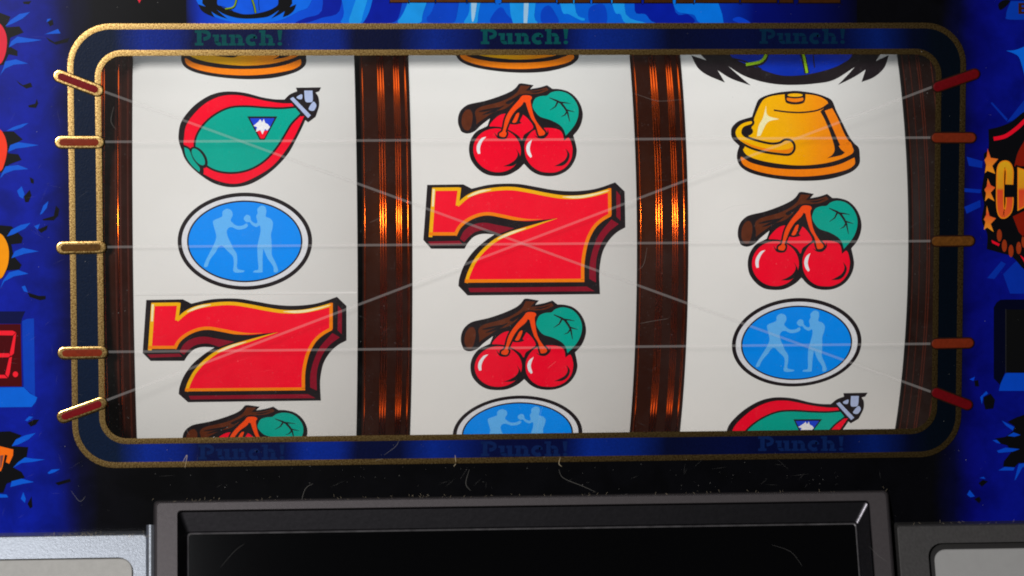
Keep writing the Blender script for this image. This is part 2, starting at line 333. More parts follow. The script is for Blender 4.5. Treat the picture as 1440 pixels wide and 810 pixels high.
ov.add('boxer', lsky, [smooth([(668,172),(695,148),(725,158),(732,190),(728,225),(760,240),(778,268),(775,310),(765,350),(768,400),(770,450),(772,500),(800,560),(815,605),(805,622),(785,618),(780,580),(740,520),(710,452,1),(705,520),(705,600),(700,622),(640,622),(650,608),(675,598),(670,520),(668,440),(680,380),(690,330),(685,290),(660,300),(630,285),(612,265),(590,265),(570,240),(590,214),(615,222),(625,255),(655,275),(668,262),(660,225),(670,200)])], 4)

# bell -----------------------------------------------------------------
be = Sym('bell_symbol', 1010, 110, 5.064); be.anchor = (1122, 192)
be.add('outline', ink, [smooth([(480,95),(550,90),(615,96),(690,108),(760,130),(810,160),(840,230),(880,310),(930,410),(965,460),(1000,495),(1008,550),(1005,610),(960,660),(880,695),(780,720),(670,730),(560,730),(440,720),(320,700),(220,670),(160,630),(135,580),(135,530),(150,482,1),(100,430),(91,375),(105,340),(150,303),(240,275,1),(265,200),(290,150),(350,120),(420,103)])], 0)
be.add('body', bellm, [smooth([(303,180),(340,142),(420,121),(560,112),(680,121),(750,145),(782,180),(745,222),(735,232),(770,300),(810,400),(850,480),(930,450),(958,500),(955,535),(880,573),(780,602),(660,618),(540,620),(400,605),(280,580),(205,548),(178,512),(185,498,1),(245,330),(262,270)])], 1)
be.add('shade_panel', ora, [smooth([(758,232,1),(812,214,1),(852,290),(900,400),(962,505),(945,535),(905,545,1),(860,460),(812,350)])], 1)
be.add('rim', ora, [smooth([(165,560),(230,600),(340,630),(460,646),(600,649),(740,640),(860,615),(970,565,1),(972,610),(930,645),(850,670),(740,690),(620,700),(500,698),(380,685),(270,660),(190,625),(165,592)])], 1)
be.add('rim_line', ink, stroke(smooth([(165,540),(240,586),(360,614),(500,628),(640,628),(780,611),(900,576),(985,535)], 6, False), 15) + stroke(smooth([(395,228),(480,240),(580,245),(680,235),(740,215),(782,185)], 6, False), 11)
    + [smooth([(725,236,1),(752,232,1),(800,340),(845,450),(868,500),(902,530,1),(870,550),(775,570,1),(812,545),(828,500),(800,400),(760,300)])], 2)
hd = smooth([(232,308),(172,325),(132,362),(124,398),(150,440),(230,487),(330,517),(430,532),(500,536),(530,512),(532,475),(510,450),(475,447),(440,468),(380,475),(300,460),(220,435),(175,410),(164,380),(182,346),(235,326)])
be.add('handle_outline', ink, ring_path(hd, 34) + [ell(205, 378, 42, 32)], 3)
be.add('handle', bellm, [hd], 4)
be.add('handle_shade', ora, [smooth([(150,435),(230,472),(330,500),(430,512),(500,506),(528,490),(528,510),(500,534),(430,530),(330,515),(230,485)])], 5)
be.add('button_outline', ink, [smooth([(478,105),(547,92),(615,105),(615,165),(590,183),(547,188),(500,182),(478,165)])], 3)
be.add('button_top', yel, [ell(547, 122, 54, 12)], 4)
be.add('button_side', ora, [smooth([(490,140,1),(547,146),(604,140,1),(602,160),(547,172),(492,160)])], 4)
be.add('highlight', pale, [smooth([(340,195,1),(352,265),(435,292,1),(352,315),(300,410,1),(275,415,1),(288,340),(315,290),(330,240)])], 2)

# flaming emblem -------------------------------------------------------
EM_BLACK = [(50,75,1),(90,150),(150,195),(252,238,1),(208,165,1),(290,215),(405,255,1),(345,205),(270,140,1),(360,195),(460,230),(560,248),(660,252),(780,245),(900,222),(1025,145,1),(985,190),(925,252,1),(1020,205),(1090,160,1),(1065,235,1),(1140,205),(1200,150),(1228,75,1),(1150,110,1),(1180,65,1),(1150,-60),(900,-150),(640,-180),(380,-150),(130,-60),(100,65,1),(142,106,1)]
EM_BLUE = [(280,65),(330,108),(440,150),(560,190),(640,198),(740,190),(860,162),(950,125),(1010,70),(980,-40),(820,-110),(640,-130),(450,-110),(310,-40)]
EM_LINE = stroke(smooth([(300,95),(390,120),(470,160)], 6, False), 9) + stroke([(778,-20), (776, 70), (785, 150)], 7) + stroke(smooth([(520,-40),(502,60),(470,118),(378,134)], 6, False), 30) + stroke(smooth([(690,0),(720,90),(740,185)], 6, False), 30)
EM_BAND = stroke(smooth([(518,-40),(500,60),(466,112),(376,132)], 6, False), 17) + stroke(smooth([(692,0),(722,90),(740,182)], 6, False), 15)
em = Sym('emblem_symbol', 960, 60, 4.235); em.anchor = (1113, 98)
em.add('flame_outline', ink, [smooth(EM_BLACK)], 0)
em.add('blue_disc', mat('ink_emblem_blue', (3, 40, 156), 0.4, k=K, var=0.25, scale=60, spec=0.04), [smooth(EM_BLUE)], 1)
em.add('dark_line', ink, EM_LINE, 2)
em.add('lime_band', lime, EM_BAND, 3)

# drums ----------------------------------------------------------------
amber = mat('smoked_plastic', (42, 18, 11), 0.45, k=1.0, var=0.15, scale=60, spec=0.06)
amber_k = mat('shaded_smoked_plastic', (28, 13, 9), 0.5, k=1.0, var=0.3, scale=120, spec=0.04)  # darker copy of the smoked plastic: shade painted into the right rim
amber.node_tree.nodes['Principled BSDF'].inputs['Specular Tint'].default_value = (0.8, 0.22, 0.06, 1)
amber_d = mat('shaded_ridge', (66, 26, 15), 0.5, k=1.0, var=0.3, scale=300, spec=0.05)  # ridge colour with shade painted in, for ridges without a glint
amber_r = mat('amber_ridge', (212, 82, 18), 0.15, metal=1.0, k=1.0, var=0.06, scale=60)
hub_m = mat('hub_black', (18, 16, 16), 0.5)
def lathe(bm, prof, n=144):
    rows = []
    for i in range(n):
        a = 2 * math.pi * i / n
        rows.append([bm.verts.new((x, -r * math.cos(a), r * math.sin(a))) for x, r in prof])
    for i in range(n):
        A, B = rows[i], rows[(i + 1) % n]
        for j in range(len(prof) - 1): bm.faces.new((A[j], A[j + 1], B[j + 1], B[j]))
XR = lambda px: cyl(px, 365)[0]
PITCH = XR(580) - XR(188.5)
reel_info = [('left reel in the machine window, ending with a red seven above half hidden cherries', 187, 503),
             ('middle reel in the machine window, with the big red seven at its centre', 580, 896),
             ('right reel in the machine window, with a golden bell near its top', 968, 1277.5)]
reels = []
def ridge(reel, x, wd, h, r, m=None):
    bm = bmesh.new()
    lathe(bm, [(x + wd / 2 * math.cos(t), r - 0.00005 + h * math.sin(t)) for t in [math.pi * (1 - k / 6) for k in range(7)]], 320)
    return mesh_obj('ridge', bm, m or amber_r, reel, True)
for i, (lab, a, b) in enumerate(reel_info):
    x0, x1 = XR(a), XR(b); cx = (x0 + x1) / 2
    r = thing('reel', lab, 'reel', (cx, REEL_Y + REEL_R, REEL_Z), 'three printed reels side by side'); reels.append(r)
    hw = (x1 - x0) / 2
    bm = bmesh.new(); lathe(bm, [(-hw, REEL_R - 0.003), (-hw, REEL_R - 0.0002), (-hw + 0.0002, REEL_R), (hw - 0.0002, REEL_R), (hw, REEL_R - 0.0002), (hw, REEL_R - 0.003)], 240)
    mesh_obj('paper_strip', bm, strip_m, r, True)
    rw = PITCH - 2 * hw - 0.0004
    rx1 = -hw - 0.0001; rx0 = rx1 - rw
    RR = REEL_R + 0.0007
    bm = bmesh.new(); lathe(bm, [(rx0, RR - 0.008), (rx0, RR - 0.0004), (rx0 + 0.0004, RR), (rx1 - 0.0006, RR), (rx1, RR - 0.0005), (rx1, RR - 0.008)], 240)
    mesh_obj('smoked_rim', bm, amber, r, True)
    u = rw / 76.0
    for f, wd in ((3, 2.0), (27.5, 3.2), (31.5, 3.6), (35.5, 3.0), (52.5, 3.0), (56, 3.4), (59.5, 3.2), (70, 3.2)):
        ridge(r, rx0 + f * u, wd * u, 0.00030, RR, amber_d if i == 0 and f in (52.5, 59.5, 70) else None)
    if i == 2:
        rx0, rx1 = hw + 0.0011, hw + 0.021
        bm = bmesh.new(); lathe(bm, [(rx0, RR - 0.008), (rx0, RR - 0.0004), (rx0 + 0.0004, RR), (rx1 - 0.0006, RR), (rx1, RR - 0.0005), (rx1, RR - 0.008)], 240)
        mesh_obj('smoked_rim', bm, amber_k, r, True)
        for f, wd in ((1.4, 1.6), (12, 1.6), (24, 2.4), (27.5, 2.4), (46, 2.2)): ridge(r, rx0 + f * u, wd * u, 0.00028, RR, amber_d)
        bm = bmesh.new(); lathe(bm, [(hw + 0.0001, REEL_R - 0.004), (hw + 0.0001, REEL_R - 0.0012), (hw + 0.001, REEL_R - 0.0012), (hw + 0.001, REEL_R - 0.004)], 200)
        mesh_obj('rim_gap', bm, hub_m, r, True)
    bm = bmesh.new(); lathe(bm, [(-hw, 0.012), (-hw, 0.105), (hw, 0.105), (hw, 0.012)], 48)
    mesh_obj('hub', bm, hub_m, r, True)
R1, R2, R3 = reels
zc = lambda s, x, y: s.px(x, y)
pb.place(R1, (343, 192), (343, 192))
ov.place(R1, ov.anchor, ov.anchor)
sv.place(R1, (600.6, 259.9), (205.6, 421.7))
ch.place(R1, zc(ch, 575, 53), (344.2, 570.2))
be.place(R1, zc(be, 570, 730), (341.5, 111.3))
be.place(R2, zc(be, 570, 730), (727.5, 102.2))
ch.place(R2, zc(ch, 592, 660), (736.9, 230.4))
sv.place(R2, sv.anchor, sv.anchor)
ch.place(R2, zc(ch, 592, 660), (737.2, 533.1))
ov.place(R2, (344.4, 270.9), (731.2, 556.2))
em.place(R3, em.anchor, em.anchor)
be.place(R3, be.anchor, be.anchor)
ch.place(R3, ch.anchor, ch.anchor)
ov.place(R3, (344.4, 339.3), (1120.3, 483.2))
pb.place(R3, (389.4, 126.7), (1159.7, 556.2))
# paper joint on the left reel
_x, _s = cyl(343, 413)
bm = bmesh.new(); rr = REEL_R + 0.00003; hw = (XR(503) - XR(187)) / 2 - 0.0003
rows = [[bm.verts.new((x, -(rr + h) * math.cos(t / REEL_R), (rr + h) * math.sin(t / REEL_R))) for x in (-hw, hw)] for t, h in ((_s + 0.0004, 0), (_s + 0.0003, 0.00012), (_s - 0.0003, 0.00012), (_s - 0.0004, 0))]
for j in range(3): bm.faces.new((rows[j][0], rows[j + 1][0], rows[j + 1][1], rows[j][1]))
mesh_obj('paper_joint', bm, strip_m, R1)

# ------------------------------------------------------------------ front panel
fp = thing('front_panel', 'dark blue printed glass front with gold bordered reel window and Punch! lettering', 'panel')
def rrect(x0, x1, z0, z1, r, n=10):
    out = []
    for cx, cz, a in ((x1 - r, z1 - r, 0), (x0 + r, z1 - r, 90), (x0 + r, z0 + r, 180), (x1 - r, z0 + r, 270)):
        for j in range(n + 1):
            t = math.radians(a + 90 * j / n); out.append((cx + r * math.cos(t), cz + r * math.sin(t)))
    return out
OX0, OX1, OZ0, OZ1 = -0.1529, 0.1601, -0.06095, 0.0918
IX0, IX1 = P(140.5, 340).x, P(1316.5, 340).x
IZ1, IZ0 = P(400, 74.0).z, P(400, 617.5).z
GW = 0.0020
hole = rrect(IX0, IX1, IZ0, IZ1, 0.0085); outer = rrect(OX0, OX1, OZ0, OZ1, 0.0138)
PX0, PX1, PZ0, PZ1 = -0.26, 0.27, -0.16, 0.16
def X_(px): return P(px, 340).x
panel_m = ramp_mat('panel_ink', 'X', [(X_(-60), (9, 26, 148)), (X_(40), (9, 26, 146)), (X_(72), (8, 22, 124)), (X_(92), (10, 14, 78)), (X_(108), (9, 11, 40)), (X_(135), (9, 9, 14)), (X_(200), (7, 7, 9)),
    (X_(1320), (6, 6, 9)), (X_(1348), (6, 8, 44)), (X_(1372), (7, 10, 104)), (X_(1400), (7, 14, 118)), (X_(1500), (8, 20, 126))], 0.32, k=1.05, var=0.16, scale=420, spec=0.05, mott=0.3)  # right-hand blues darker: falloff of the light put into the ink
# sheet with a hole: quads from the hole loop out to a rectangle loop sampled the same way
def ring_mesh(bm, inner, outer_, y):
    a = [bm.verts.new((x, y, z)) for x, z in inner]; b = [bm.verts.new((x, y, z)) for x, z in outer_]
    n = len(a)
    for i in range(n):
        j = (i + 1) % n; bm.faces.new((a[i], b[i], b[j], a[j]))
    return a, b
rect = rrect(PX0, PX1, PZ0, PZ1, 0.0005)
bm = bmesh.new(); a, b = ring_mesh(bm, hole, rect, 0.0)
a2 = [bm.verts.new((v.co.x, 0.003, v.co.z)) for v in a]; b2 = [bm.verts.new((v.co.x, 0.003, v.co.z)) for v in b]
n = len(a)
for i in range(n):
    j = (i + 1) % n
    bm.faces.new((a[i], a[j], a2[j], a2[i])); bm.faces.new((b[j], b[i], b2[i], b2[j])); bm.faces.new((a2[i], a2[j], b2[j], b2[i]))
sheet = mesh_obj('printed_sheet', bm, panel_m, fp, recalc=True)

band_m = ramp_mat('band_ink', 'X', [(X_(60), (12, 28, 52)), (X_(165), (10, 28, 56)), (X_(205), (10, 44, 150)), (X_(250), (9, 36, 128)), (X_(275), (8, 18, 66)), (X_(395), (7, 18, 70)), (X_(430), (8, 44, 150)), (X_(475), (8, 40, 140)), (X_(500), (6, 14, 54)),
    (X_(560), (6, 14, 54)), (X_(610), (8, 42, 142)), (X_(650), (7, 30, 110)), (X_(690), (5, 13, 60)), (X_(790), (5, 13, 60)), (X_(830), (8, 42, 140)), (X_(890), (7, 36, 120)), (X_(940), (5, 12, 46)), (X_(1040), (5, 14, 60)), (X_(1070), (4, 12, 54)), (X_(1185), (4, 14, 60)), (X_(1230), (5, 30, 104)), (X_(1280), (4, 10, 36)), (X_(1310), (3, 11, 22)), (X_(1400), (3, 11, 20))], 0.36, k=0.75, var=0.35, scale=1500, spec=0.05, bump=0.12)  # right end of the band darkened, light falloff painted into the print
E1 = -EPS
bm = bmesh.new(); ring_mesh(bm, rrect(IX0 + 0.0002, IX1 - 0.0002, IZ0 + 0.0002, IZ1 - 0.0002, 0.0085), outer, E1 * 3)
band = mesh_obj('border_band', bm, band_m, fp, recalc=True)

# gold ink, grainy
gold = bpy.data.materials.new('gold_ink'); gold.use_nodes = True
nt = gold.node_tree; N = nt.nodes; L = nt.links; b = N['Principled BSDF']
b.inputs['Metallic'].default_value = 1.0; b.inputs['Roughness'].default_value = 0.225
tc = N.new('ShaderNodeTexCoord'); nz = N.new('ShaderNodeTexNoise'); nz.inputs['Scale'].default_value = 2000; nz.inputs['Detail'].default_value = 3
L.new(tc.outputs['Object'], nz.inputs['Vector'])
cr = N.new('ShaderNodeValToRGB'); cr.color_ramp.elements[0].position = 0.32; cr.color_ramp.elements[1].position = 0.66
cr.color_ramp.elements[0].color = (0.17, 0.08, 0.02, 1); cr.color_ramp.elements[1].color = (0.70, 0.47, 0.175, 1)
L.new(nz.outputs['Fac'], cr.inputs[0]); L.new(cr.outputs[0], b.inputs['Base Color'])
bp = N.new('ShaderNodeBump'); bp.inputs['Strength'].default_value = 0.05; bp.inputs['Distance'].default_value = 0.0002
L.new(nz.outputs['Fac'], bp.inputs['Height']); L.new(bp.outputs[0], b.inputs['Normal'])

def dome(path, wd, h, y, closed=True, bm=None):
    """raised rounded line on the panel; path in panel x, z"""
    bm = bm or bmesh.new(); n = len(path); rows = []
    for i, p in enumerate(path):
        a_ = path[(i - 1) % n] if (closed or i) else p; b_ = path[(i + 1) % n] if (closed or i < n - 1) else p
        d = Vector((b_[0] - a_[0], b_[1] - a_[1])).normalized(); nv = Vector((-d.y, d.x))
        rows.append([bm.verts.new((p[0] + nv.x * wd / 2 * math.cos(t), y - h * math.sin(t) ** 2, p[1] + nv.y * wd / 2 * math.cos(t))) for t in [math.pi * k / 8 for k in range(9)]])
    for i in range(n if closed else n - 1):
        A, B = rows[i], rows[(i + 1) % n]
        for j in range(8): bm.faces.new((A[j], A[j + 1], B[j + 1], B[j]))
    return bm
mesh_obj('gold_border', dome(outer, GW, 0.00001, E1 * 8), gold, fp, True, True)['label'] = 'outer gold line round the window'
mesh_obj('gold_border', dome(hole, GW, 0.00001, E1 * 8.3), gold, fp, True, True)['label'] = 'inner gold line round the window'

def cap(p0, p1, r, y, h, bm=None):
    """raised capsule between two panel points"""
    bm = bm or bmesh.new(); d = Vector((p1[0] - p0[0], p1[1] - p0[1])); an = math.atan2(d.y, d.x); loops = []
    for t in (0, 0.3, 0.6, 0.85, 1.0):
        rr_ = r * (1 - 0.32 * t * t); yy = y - h * math.sin(t * math.pi / 2); lp = []
        for c, a0 in ((p1, an - math.pi / 2), (p0, an + math.pi / 2)):
            for k in range(9):
                q = a0 + math.pi * k / 8; lp.append(bm.verts.new((c[0] + rr_ * math.cos(q), yy, c[1] + rr_ * math.sin(q))))
        loops.append(lp)
    n = len(loops[0])
    for a_, b_ in zip(loops, loops[1:]):
        for i in range(n): bm.faces.new((a_[i], a_[(i + 1) % n], b_[(i + 1) % n], b_[i]))
    bm.faces.new(loops[-1]); return bm
xz = lambda px, py: (P(px, py).x, P(px, py).z)
mkedge = mat('shaded_gold_edge', (34, 15, 9), 0.5, k=1.0, var=0.5, scale=900, spec=0.05)  # right-hand gold edges painted brown, as gold turned from the light
mk_red = mat('marker_red', (112, 10, 18), 0.4, k=1.0, var=0.3, scale=900, bump=0.1, spec=0.05)
mk_bri = mat('marker_bright_red', (92, 6, 12), 0.4, k=1.0, var=0.3, scale=900, bump=0.1, spec=0.05)
mk_brn = mat('marker_rust', (120, 38, 16), 0.4, k=1.0, var=0.3, scale=900, bump=0.1, spec=0.05)
mk_rst = mat('marker_orange_rust', (104, 34, 14), 0.4, k=1.0, var=0.3, scale=900, bump=0.1, spec=0.05)
mk_gld = mat('marker_bronze', (84, 54, 18), 0.4, k=1.0, var=0.6, scale=900, bump=0.1, spec=0.05)
mk_gl2 = mat('marker_gold', (88, 52, 16), 0.4, k=1.0, var=0.6, scale=900, bump=0.1, spec=0.05)
for q0, q1, m, lab in (((84, 107), (137, 127), mk_red, 'dark red bar pointing at the top left diagonal line'), ((86, 200), (138, 200), mk_brn, 'rust red bar at the upper left line'), ((88, 348.5), (141, 347.5), mk_gld, 'bronze bar at the left end of the middle line'), ((90, 496.5), (143, 495.5), mk_brn, 'rust red bar at the lower left line'), ((89, 586), (142, 567), mk_red, 'dark red bar at the bottom left diagonal line'),
        ((1370, 104), (1318, 122), mk_bri, 'bright red bar at the top right diagonal line'), ((1365, 193.5), (1316, 193.5), mk_rst, 'rust bar at the upper right line'), ((1363, 338.5), (1316, 339), mk_gl2, 'golden bar at the right end of the middle line'), ((1362, 482), (1316, 483), mk_rst, 'rust bar at the lower right line'), ((1360, 569), (1316, 552), mk_bri, 'bright red bar at the bottom right diagonal line')):
    A, B = xz(*q0), xz(*q1); left = q0[0] < 700
    if left:
        o = mesh_obj('payline_marker', cap(A, B, 0.0023, E1 * 8, 0.00016), gold, fp, True, True); o['label'] = lab
        d = (Vector(B) - Vector(A)).normalized()
        mesh_obj('marker_core', cap(tuple(Vector(A) + d * 0.0006), tuple(Vector(B) - d * 0.0010), 0.00125, E1 * 8 - 0.00013, 0.00008), m, o, True, True)
    else:
        o = mesh_obj('payline_marker', cap(A, B, 0.0021, E1 * 8, 0.00020), mkedge, fp, True, True); o['label'] = lab
        mesh_obj('marker_core', cap(A, B, 0.00165, E1 * 8 - 0.00016, 0.00015), m, o, True, True)

# window pane with printed win lines
pane_m = bpy.data.materials.new('clear_pane'); pane_m.use_nodes = True
nt = pane_m.node_tree; N = nt.nodes; L = nt.links; N.remove(N['Principled BSDF']); out = N['Material Output']
tr = N.new('ShaderNodeBsdfTransparent'); gl = N.new('ShaderNodeBsdfGlossy'); gl.inputs['Roughness'].default_value = 0.25
fr = N.new('ShaderNodeFresnel'); fr.inputs['IOR'].default_value = 1.45
mx = N.new('ShaderNodeMixShader'); sc_ = N.new('ShaderNodeMath'); sc_.operation = 'MULTIPLY'; sc_.inputs[1].default_value = 0.2; L.new(fr.outputs[0], sc_.inputs[0]); L.new(sc_.outputs[0], mx.inputs[0]); L.new(tr.outputs[0], mx.inputs[1]); L.new(gl.outputs[0], mx.inputs[2])
df = N.new('ShaderNodeBsdfDiffuse'); df.inputs[0].default_value = (0.75, 0.75, 0.74, 1)
tc = N.new('ShaderNodeTexCoord'); n1 = N.new('ShaderNodeTexNoise'); n1.inputs['Scale'].default_value = 30; n1.inputs['Detail'].default_value = 6; n1.inputs['Roughness'].default_value = 0.7
n2 = N.new('ShaderNodeTexNoise'); n2.inputs['Scale'].default_value = 1600; n2.inputs['Detail'].default_value = 2
L.new(tc.outputs['Object'], n1.inputs['Vector']); L.new(tc.outputs['Object'], n2.inputs['Vector'])
r1 = N.new('ShaderNodeMapRange'); r1.inputs[1].default_value = 0.42; r1.inputs[2].default_value = 0.75; r1.inputs[3].default_value = 0.002; r1.inputs[4].default_value = 0.016; L.new(n1.outputs[0], r1.inputs[0])
r2 = N.new('ShaderNodeMapRange'); r2.inputs[1].default_value = 0.70; r2.inputs[2].default_value = 0.8; r2.inputs[4].default_value = 0.1; L.new(n2.outputs[0], r2.inputs[0])
ad = N.new('ShaderNodeMath'); L.new(r1.outputs[0], ad.inputs[0]); L.new(r2.outputs[0], ad.inputs[1])
m2 = N.new('ShaderNodeMixShader'); L.new(ad.outputs[0], m2.inputs[0]); L.new(mx.outputs[0], m2.inputs[1]); L.new(df.outputs[0], m2.inputs[2]); L.new(m2.outputs[0], out.inputs[0])
bm = bmesh.new(); vs = [bm.verts.new((x, 0.0004, z)) for x, z in rrect(IX0 + 0.0001, IX1 - 0.0001, IZ0 + 0.0001, IZ1 - 0.0001, 0.0084)]; bm.faces.new(vs)
pane = mesh_obj('window_pane', bm, pane_m, fp)
def veil(name, alpha, col=(0.86, 0.84, 0.82)):
    m = bpy.data.materials.new(name); m.use_nodes = True; nt = m.node_tree; N = nt.nodes; L = nt.links; N.remove(N['Principled BSDF'])
    t = N.new('ShaderNodeBsdfTransparent'); d = N.new('ShaderNodeBsdfDiffuse'); d.inputs[0].default_value = col + (1,)
    x = N.new('ShaderNodeMixShader'); x.inputs[0].default_value = alpha
    L.new(t.outputs[0], x.inputs[1]); L.new(d.outputs[0], x.inputs[2]); L.new(x.outputs[0], N['Material Output'].inputs[0]); return m
line_m = veil('pale_line', 0.13, (0.82, 0.78, 0.76))
for k, (q0, q1) in enumerate((((147, 129), (1312, 552)), ((147, 199.5), (1312, 193.5)), ((147, 347.5), (1312, 339)), ((147, 495), (1312, 483.5)), ((147, 564), (1312, 122)))):
    A, B = Vector(xz(*q0)), Vector(xz(*q1)); d = (B - A).normalized(); nv = Vector((-d.y, d.x)) * 0.00043
    bm = bmesh.new(); bm.faces.new([bm.verts.new((p.x, 0.00034 - k * 0.00003, p.y)) for p in (A - nv, B - nv, B + nv, A + nv)])
    mesh_obj('payline', bm, line_m, pane, recalc=True)

# ---------------------------------------------------------------- flat print on the panel
def ink_panel(nm, rgb, k=1.1, rough=0.32, var=0.1, scale=300): return mat('panel_' + nm, rgb, rough, k=k, var=var, scale=scale, spec=0.05)
def prt(name, m, polys, lv, parent, ox=0, oy=0, sc=1.0):
    bm = bmesh.new()
    for po in polys:
        q = [P(ox + x / sc, oy + y / sc) for x, y in po]; fill(bm, [(v.x, v.z) for v in q])
    for v in bm.verts: v.co = Vector((v.co.x, -lv * EPS, v.co.y))
    bm.normal_update()
    bmesh.ops.reverse_faces(bm, faces=[f for f in bm.faces if f.normal.y > 0])
    return mesh_obj(name, bm, m, parent)
pbk = ink_panel('black', (10, 10, 13)); pcy = ink_panel('cyan', (10, 98, 214)); pmid = ink_panel('mid_blue', (6, 60, 190)); pnav = ink_panel('navy', (6, 12, 62))
pcy2 = ink_panel('deep_cyan', (8, 84, 200))
def many(name, m, lists, lv, ox, oy, sc, sm=False):
    for i, pl in enumerate(lists): prt(name, m, [smooth(pl, 4) if sm else pl], lv + 0.06 * i, sheet, ox, oy, sc)
# left edge, upper numeral
many('black_crack', pbk, [[(-80,72),(0,72),(60,95),(45,130),(35,155),(110,150),(135,185),(60,215),(50,260),(100,290),(100,320),(50,310),(20,370),(-80,380)], [(270,125),(300,112),(305,140),(285,150)], [(260,210),(310,240),(395,215),(385,240),(320,255),(280,235)], [(90,455),(130,485),(175,470),(185,495),(150,505),(110,480)], [(160,600),(200,590),(210,562),(218,590),(205,615),(165,612)], [(130,10),(180,5),(165,25),(135,22)]], 1, 0, 0, 4.05)
many('blue_shard', pcy2, [[(30,150),(60,115),(110,80),(172,68),(130,105),(70,135)], [(50,270),(65,235),(100,208),(160,218),(240,228),(160,240),(95,245)], [(0,430),(20,385),(30,350),(90,338),(160,362),(80,368),(30,390)], [(255,195),(330,165),(345,190)], [(265,125),(270,108),(292,106),(275,122)]], 2, 0, 0, 4.05)
many('red_numeral', ink_panel('crimson', (214, 36, 58)), [[(-60,130),(-10,130),(20,160),(38,210),(38,270),(25,325),(0,365),(-60,380)]], 3, 0, 0, 4.05, True)
many('black_crack', pbk, [[(-60,15),(60,15),(100,50),(50,80),(35,110),(80,115),(95,140),(40,160),(10,195),(-60,200)], [(105,300),(130,270),(138,295),(125,325),(110,325)], [(130,215),(148,225),(148,245),(135,240)], [(185,400),(235,385),(245,340),(260,355),(255,385),(235,405),(190,405)], [(165,445),(210,425),(205,445),(180,460)],
    [(-60,420),(50,430),(100,480),(95,505),(50,510),(60,560),(95,600),(85,620),(30,625),(10,660),(-60,665)], [(120,720),(170,735),(200,735),(200,750),(175,755),(130,740)]], 1, 0, 180, 3.115)
many('blue_shard', pcy2, [[(35,105),(45,75),(80,62),(170,75),(110,85),(70,90)], [(0,222),(10,195),(25,168),(80,162),(125,180),(60,185),(20,200)], [(28,12),(60,-5),(100,-18),(125,-22),(95,-2),(60,10)], [(175,380),(190,340),(212,320),(205,350),(185,375)], [(75,275),(95,255),(108,290),(100,310),(85,300)], [(150,430),(175,420),(165,445)],
    [(30,475),(50,445),(90,425),(135,415),(110,440),(60,465)], [(50,570),(65,540),(100,525),(170,540),(110,550)], [(0,705),(15,665),(40,632),(80,622),(125,638),(60,650),(20,672)], [(95,695),(110,690),(122,720),(105,715)]], 2, 0, 180, 3.115)
many('red_numeral', ink_panel('scarlet', (246, 56, 30)), [[(-60,5),(-5,5),(18,30),(30,70),(30,110),(18,160),(0,190),(-60,200)]], 3, 0, 180, 3.115, True)
many('orange_numeral', ink_panel('amber', (240, 144, 4)), [[(-60,460),(-5,460),(22,485),(38,530),(36,590),(20,635),(0,660),(-60,670)]], 3, 0, 180, 3.115, True)
many('black_crack', pbk, [[(-60,160),(60,155),(130,180),(80,235),(75,245),(170,250),(160,310),(100,350),(85,375),(130,400),(150,435),(70,460),(40,470),(20,525),(-60,525)], [(165,105),(205,85),(235,85),(215,115),(185,128)], [(330,465),(420,440),(425,458),(350,480)], [(165,590),(190,545),(195,610),(180,620)]], 1, 0, 570, 4.267)
many('blue_shard', pcy2, [[(70,245),(95,205),(150,180),(215,165),(170,205),(110,235)], [(78,375),(110,340),(150,312),(200,320),(270,325),(190,340),(130,345)], [(62,490),(70,455),(130,440),(205,460),(140,470)], [(-40,530),(40,535),(50,552),(-40,555)], [(285,405),(310,385),(360,382),(330,400),(295,412)], [(125,560),(140,520),(155,560),(150,585)], [(150,90),(175,65),(200,70),(165,95)]], 2, 0, 570, 4.267)
many('orange_letter', ink_panel('letter_orange', (236, 104, 16)), [[(-60,240),(0,245),(80,265),(78,300),(55,350),(35,340),(45,300),(30,295),(15,370),(5,395),(-60,395)]], 3, 0, 570, 4.267)
prt('orange_letter_edge', mat('panel_letter_red', (110, 30, 10), 0.36), [[(0, 300), (22, 298), (8, 372), (0, 380)]], 4, sheet, 0, 570, 4.267)
# frame of the left digit window
many('window_frame', pnav, [[(-300,80),(160,80),(138,130),(132,158),(-300,158)]], 1, 0, 420, 4.5)
many('window_frame', ink_panel('frame_blue', (6, 58, 172)), [[(140,142),(170,128),(215,125),(222,620),(150,560)]], 1, 0, 420, 4.5)
many('window_frame', ink_panel('frame_light', (4, 92, 204)), [[(-300,565),(150,560),(190,600),(236,625),(225,655),(200,685),(-300,690)]], 2, 0, 420, 4.5)

# top: blue flames, emblem, bottoms of the big lettering
flb = ramp_mat('panel_flame_base', 'X', [(X_(262), (9, 10, 30)), (X_(285), (6, 46, 176)), (X_(330), (4, 78, 214)), (X_(430), (4, 74, 208)), (X_(520), (4, 60, 190)), (X_(640), (4, 96, 212)), (X_(900), (4, 92, 208)), (X_(1010), (4, 48, 170)), (X_(1060), (3, 12, 100)), (X_(1150), (3, 8, 66)), (X_(1205), (4, 5, 20))], 0.32, k=1.05, var=0.12, scale=220, spec=0.05)
fb = prt('flame_ground', flb, [[(262, -60), (1205, -60), (1205, 33.2), (262, 36.5)]], 1, sheet)
pC = ink_panel('flame_dark', (4, 26, 148), var=0.25, scale=160); pC2 = ink_panel('flame_blue', (6, 62, 184), var=0.2, scale=160); pB = ink_panel('flame_light', (24, 142, 222), var=0.2, scale=160); pW = ink_panel('flame_pale', (150, 188, 216)); pA = ink_panel('flame_mid', (4, 108, 214), var=0.2, scale=160)
FK = 0
def flames(m, lists, lv, ox):
    global FK
    for pl in lists:
        FK += 1; prt('flame', m, [smooth([(x, (y if y > 25 else -120) if y < 120 else 129) for x, y in pl], 4)], lv + 0.05 * (FK % 16), sheet, ox, 0, 4.0)
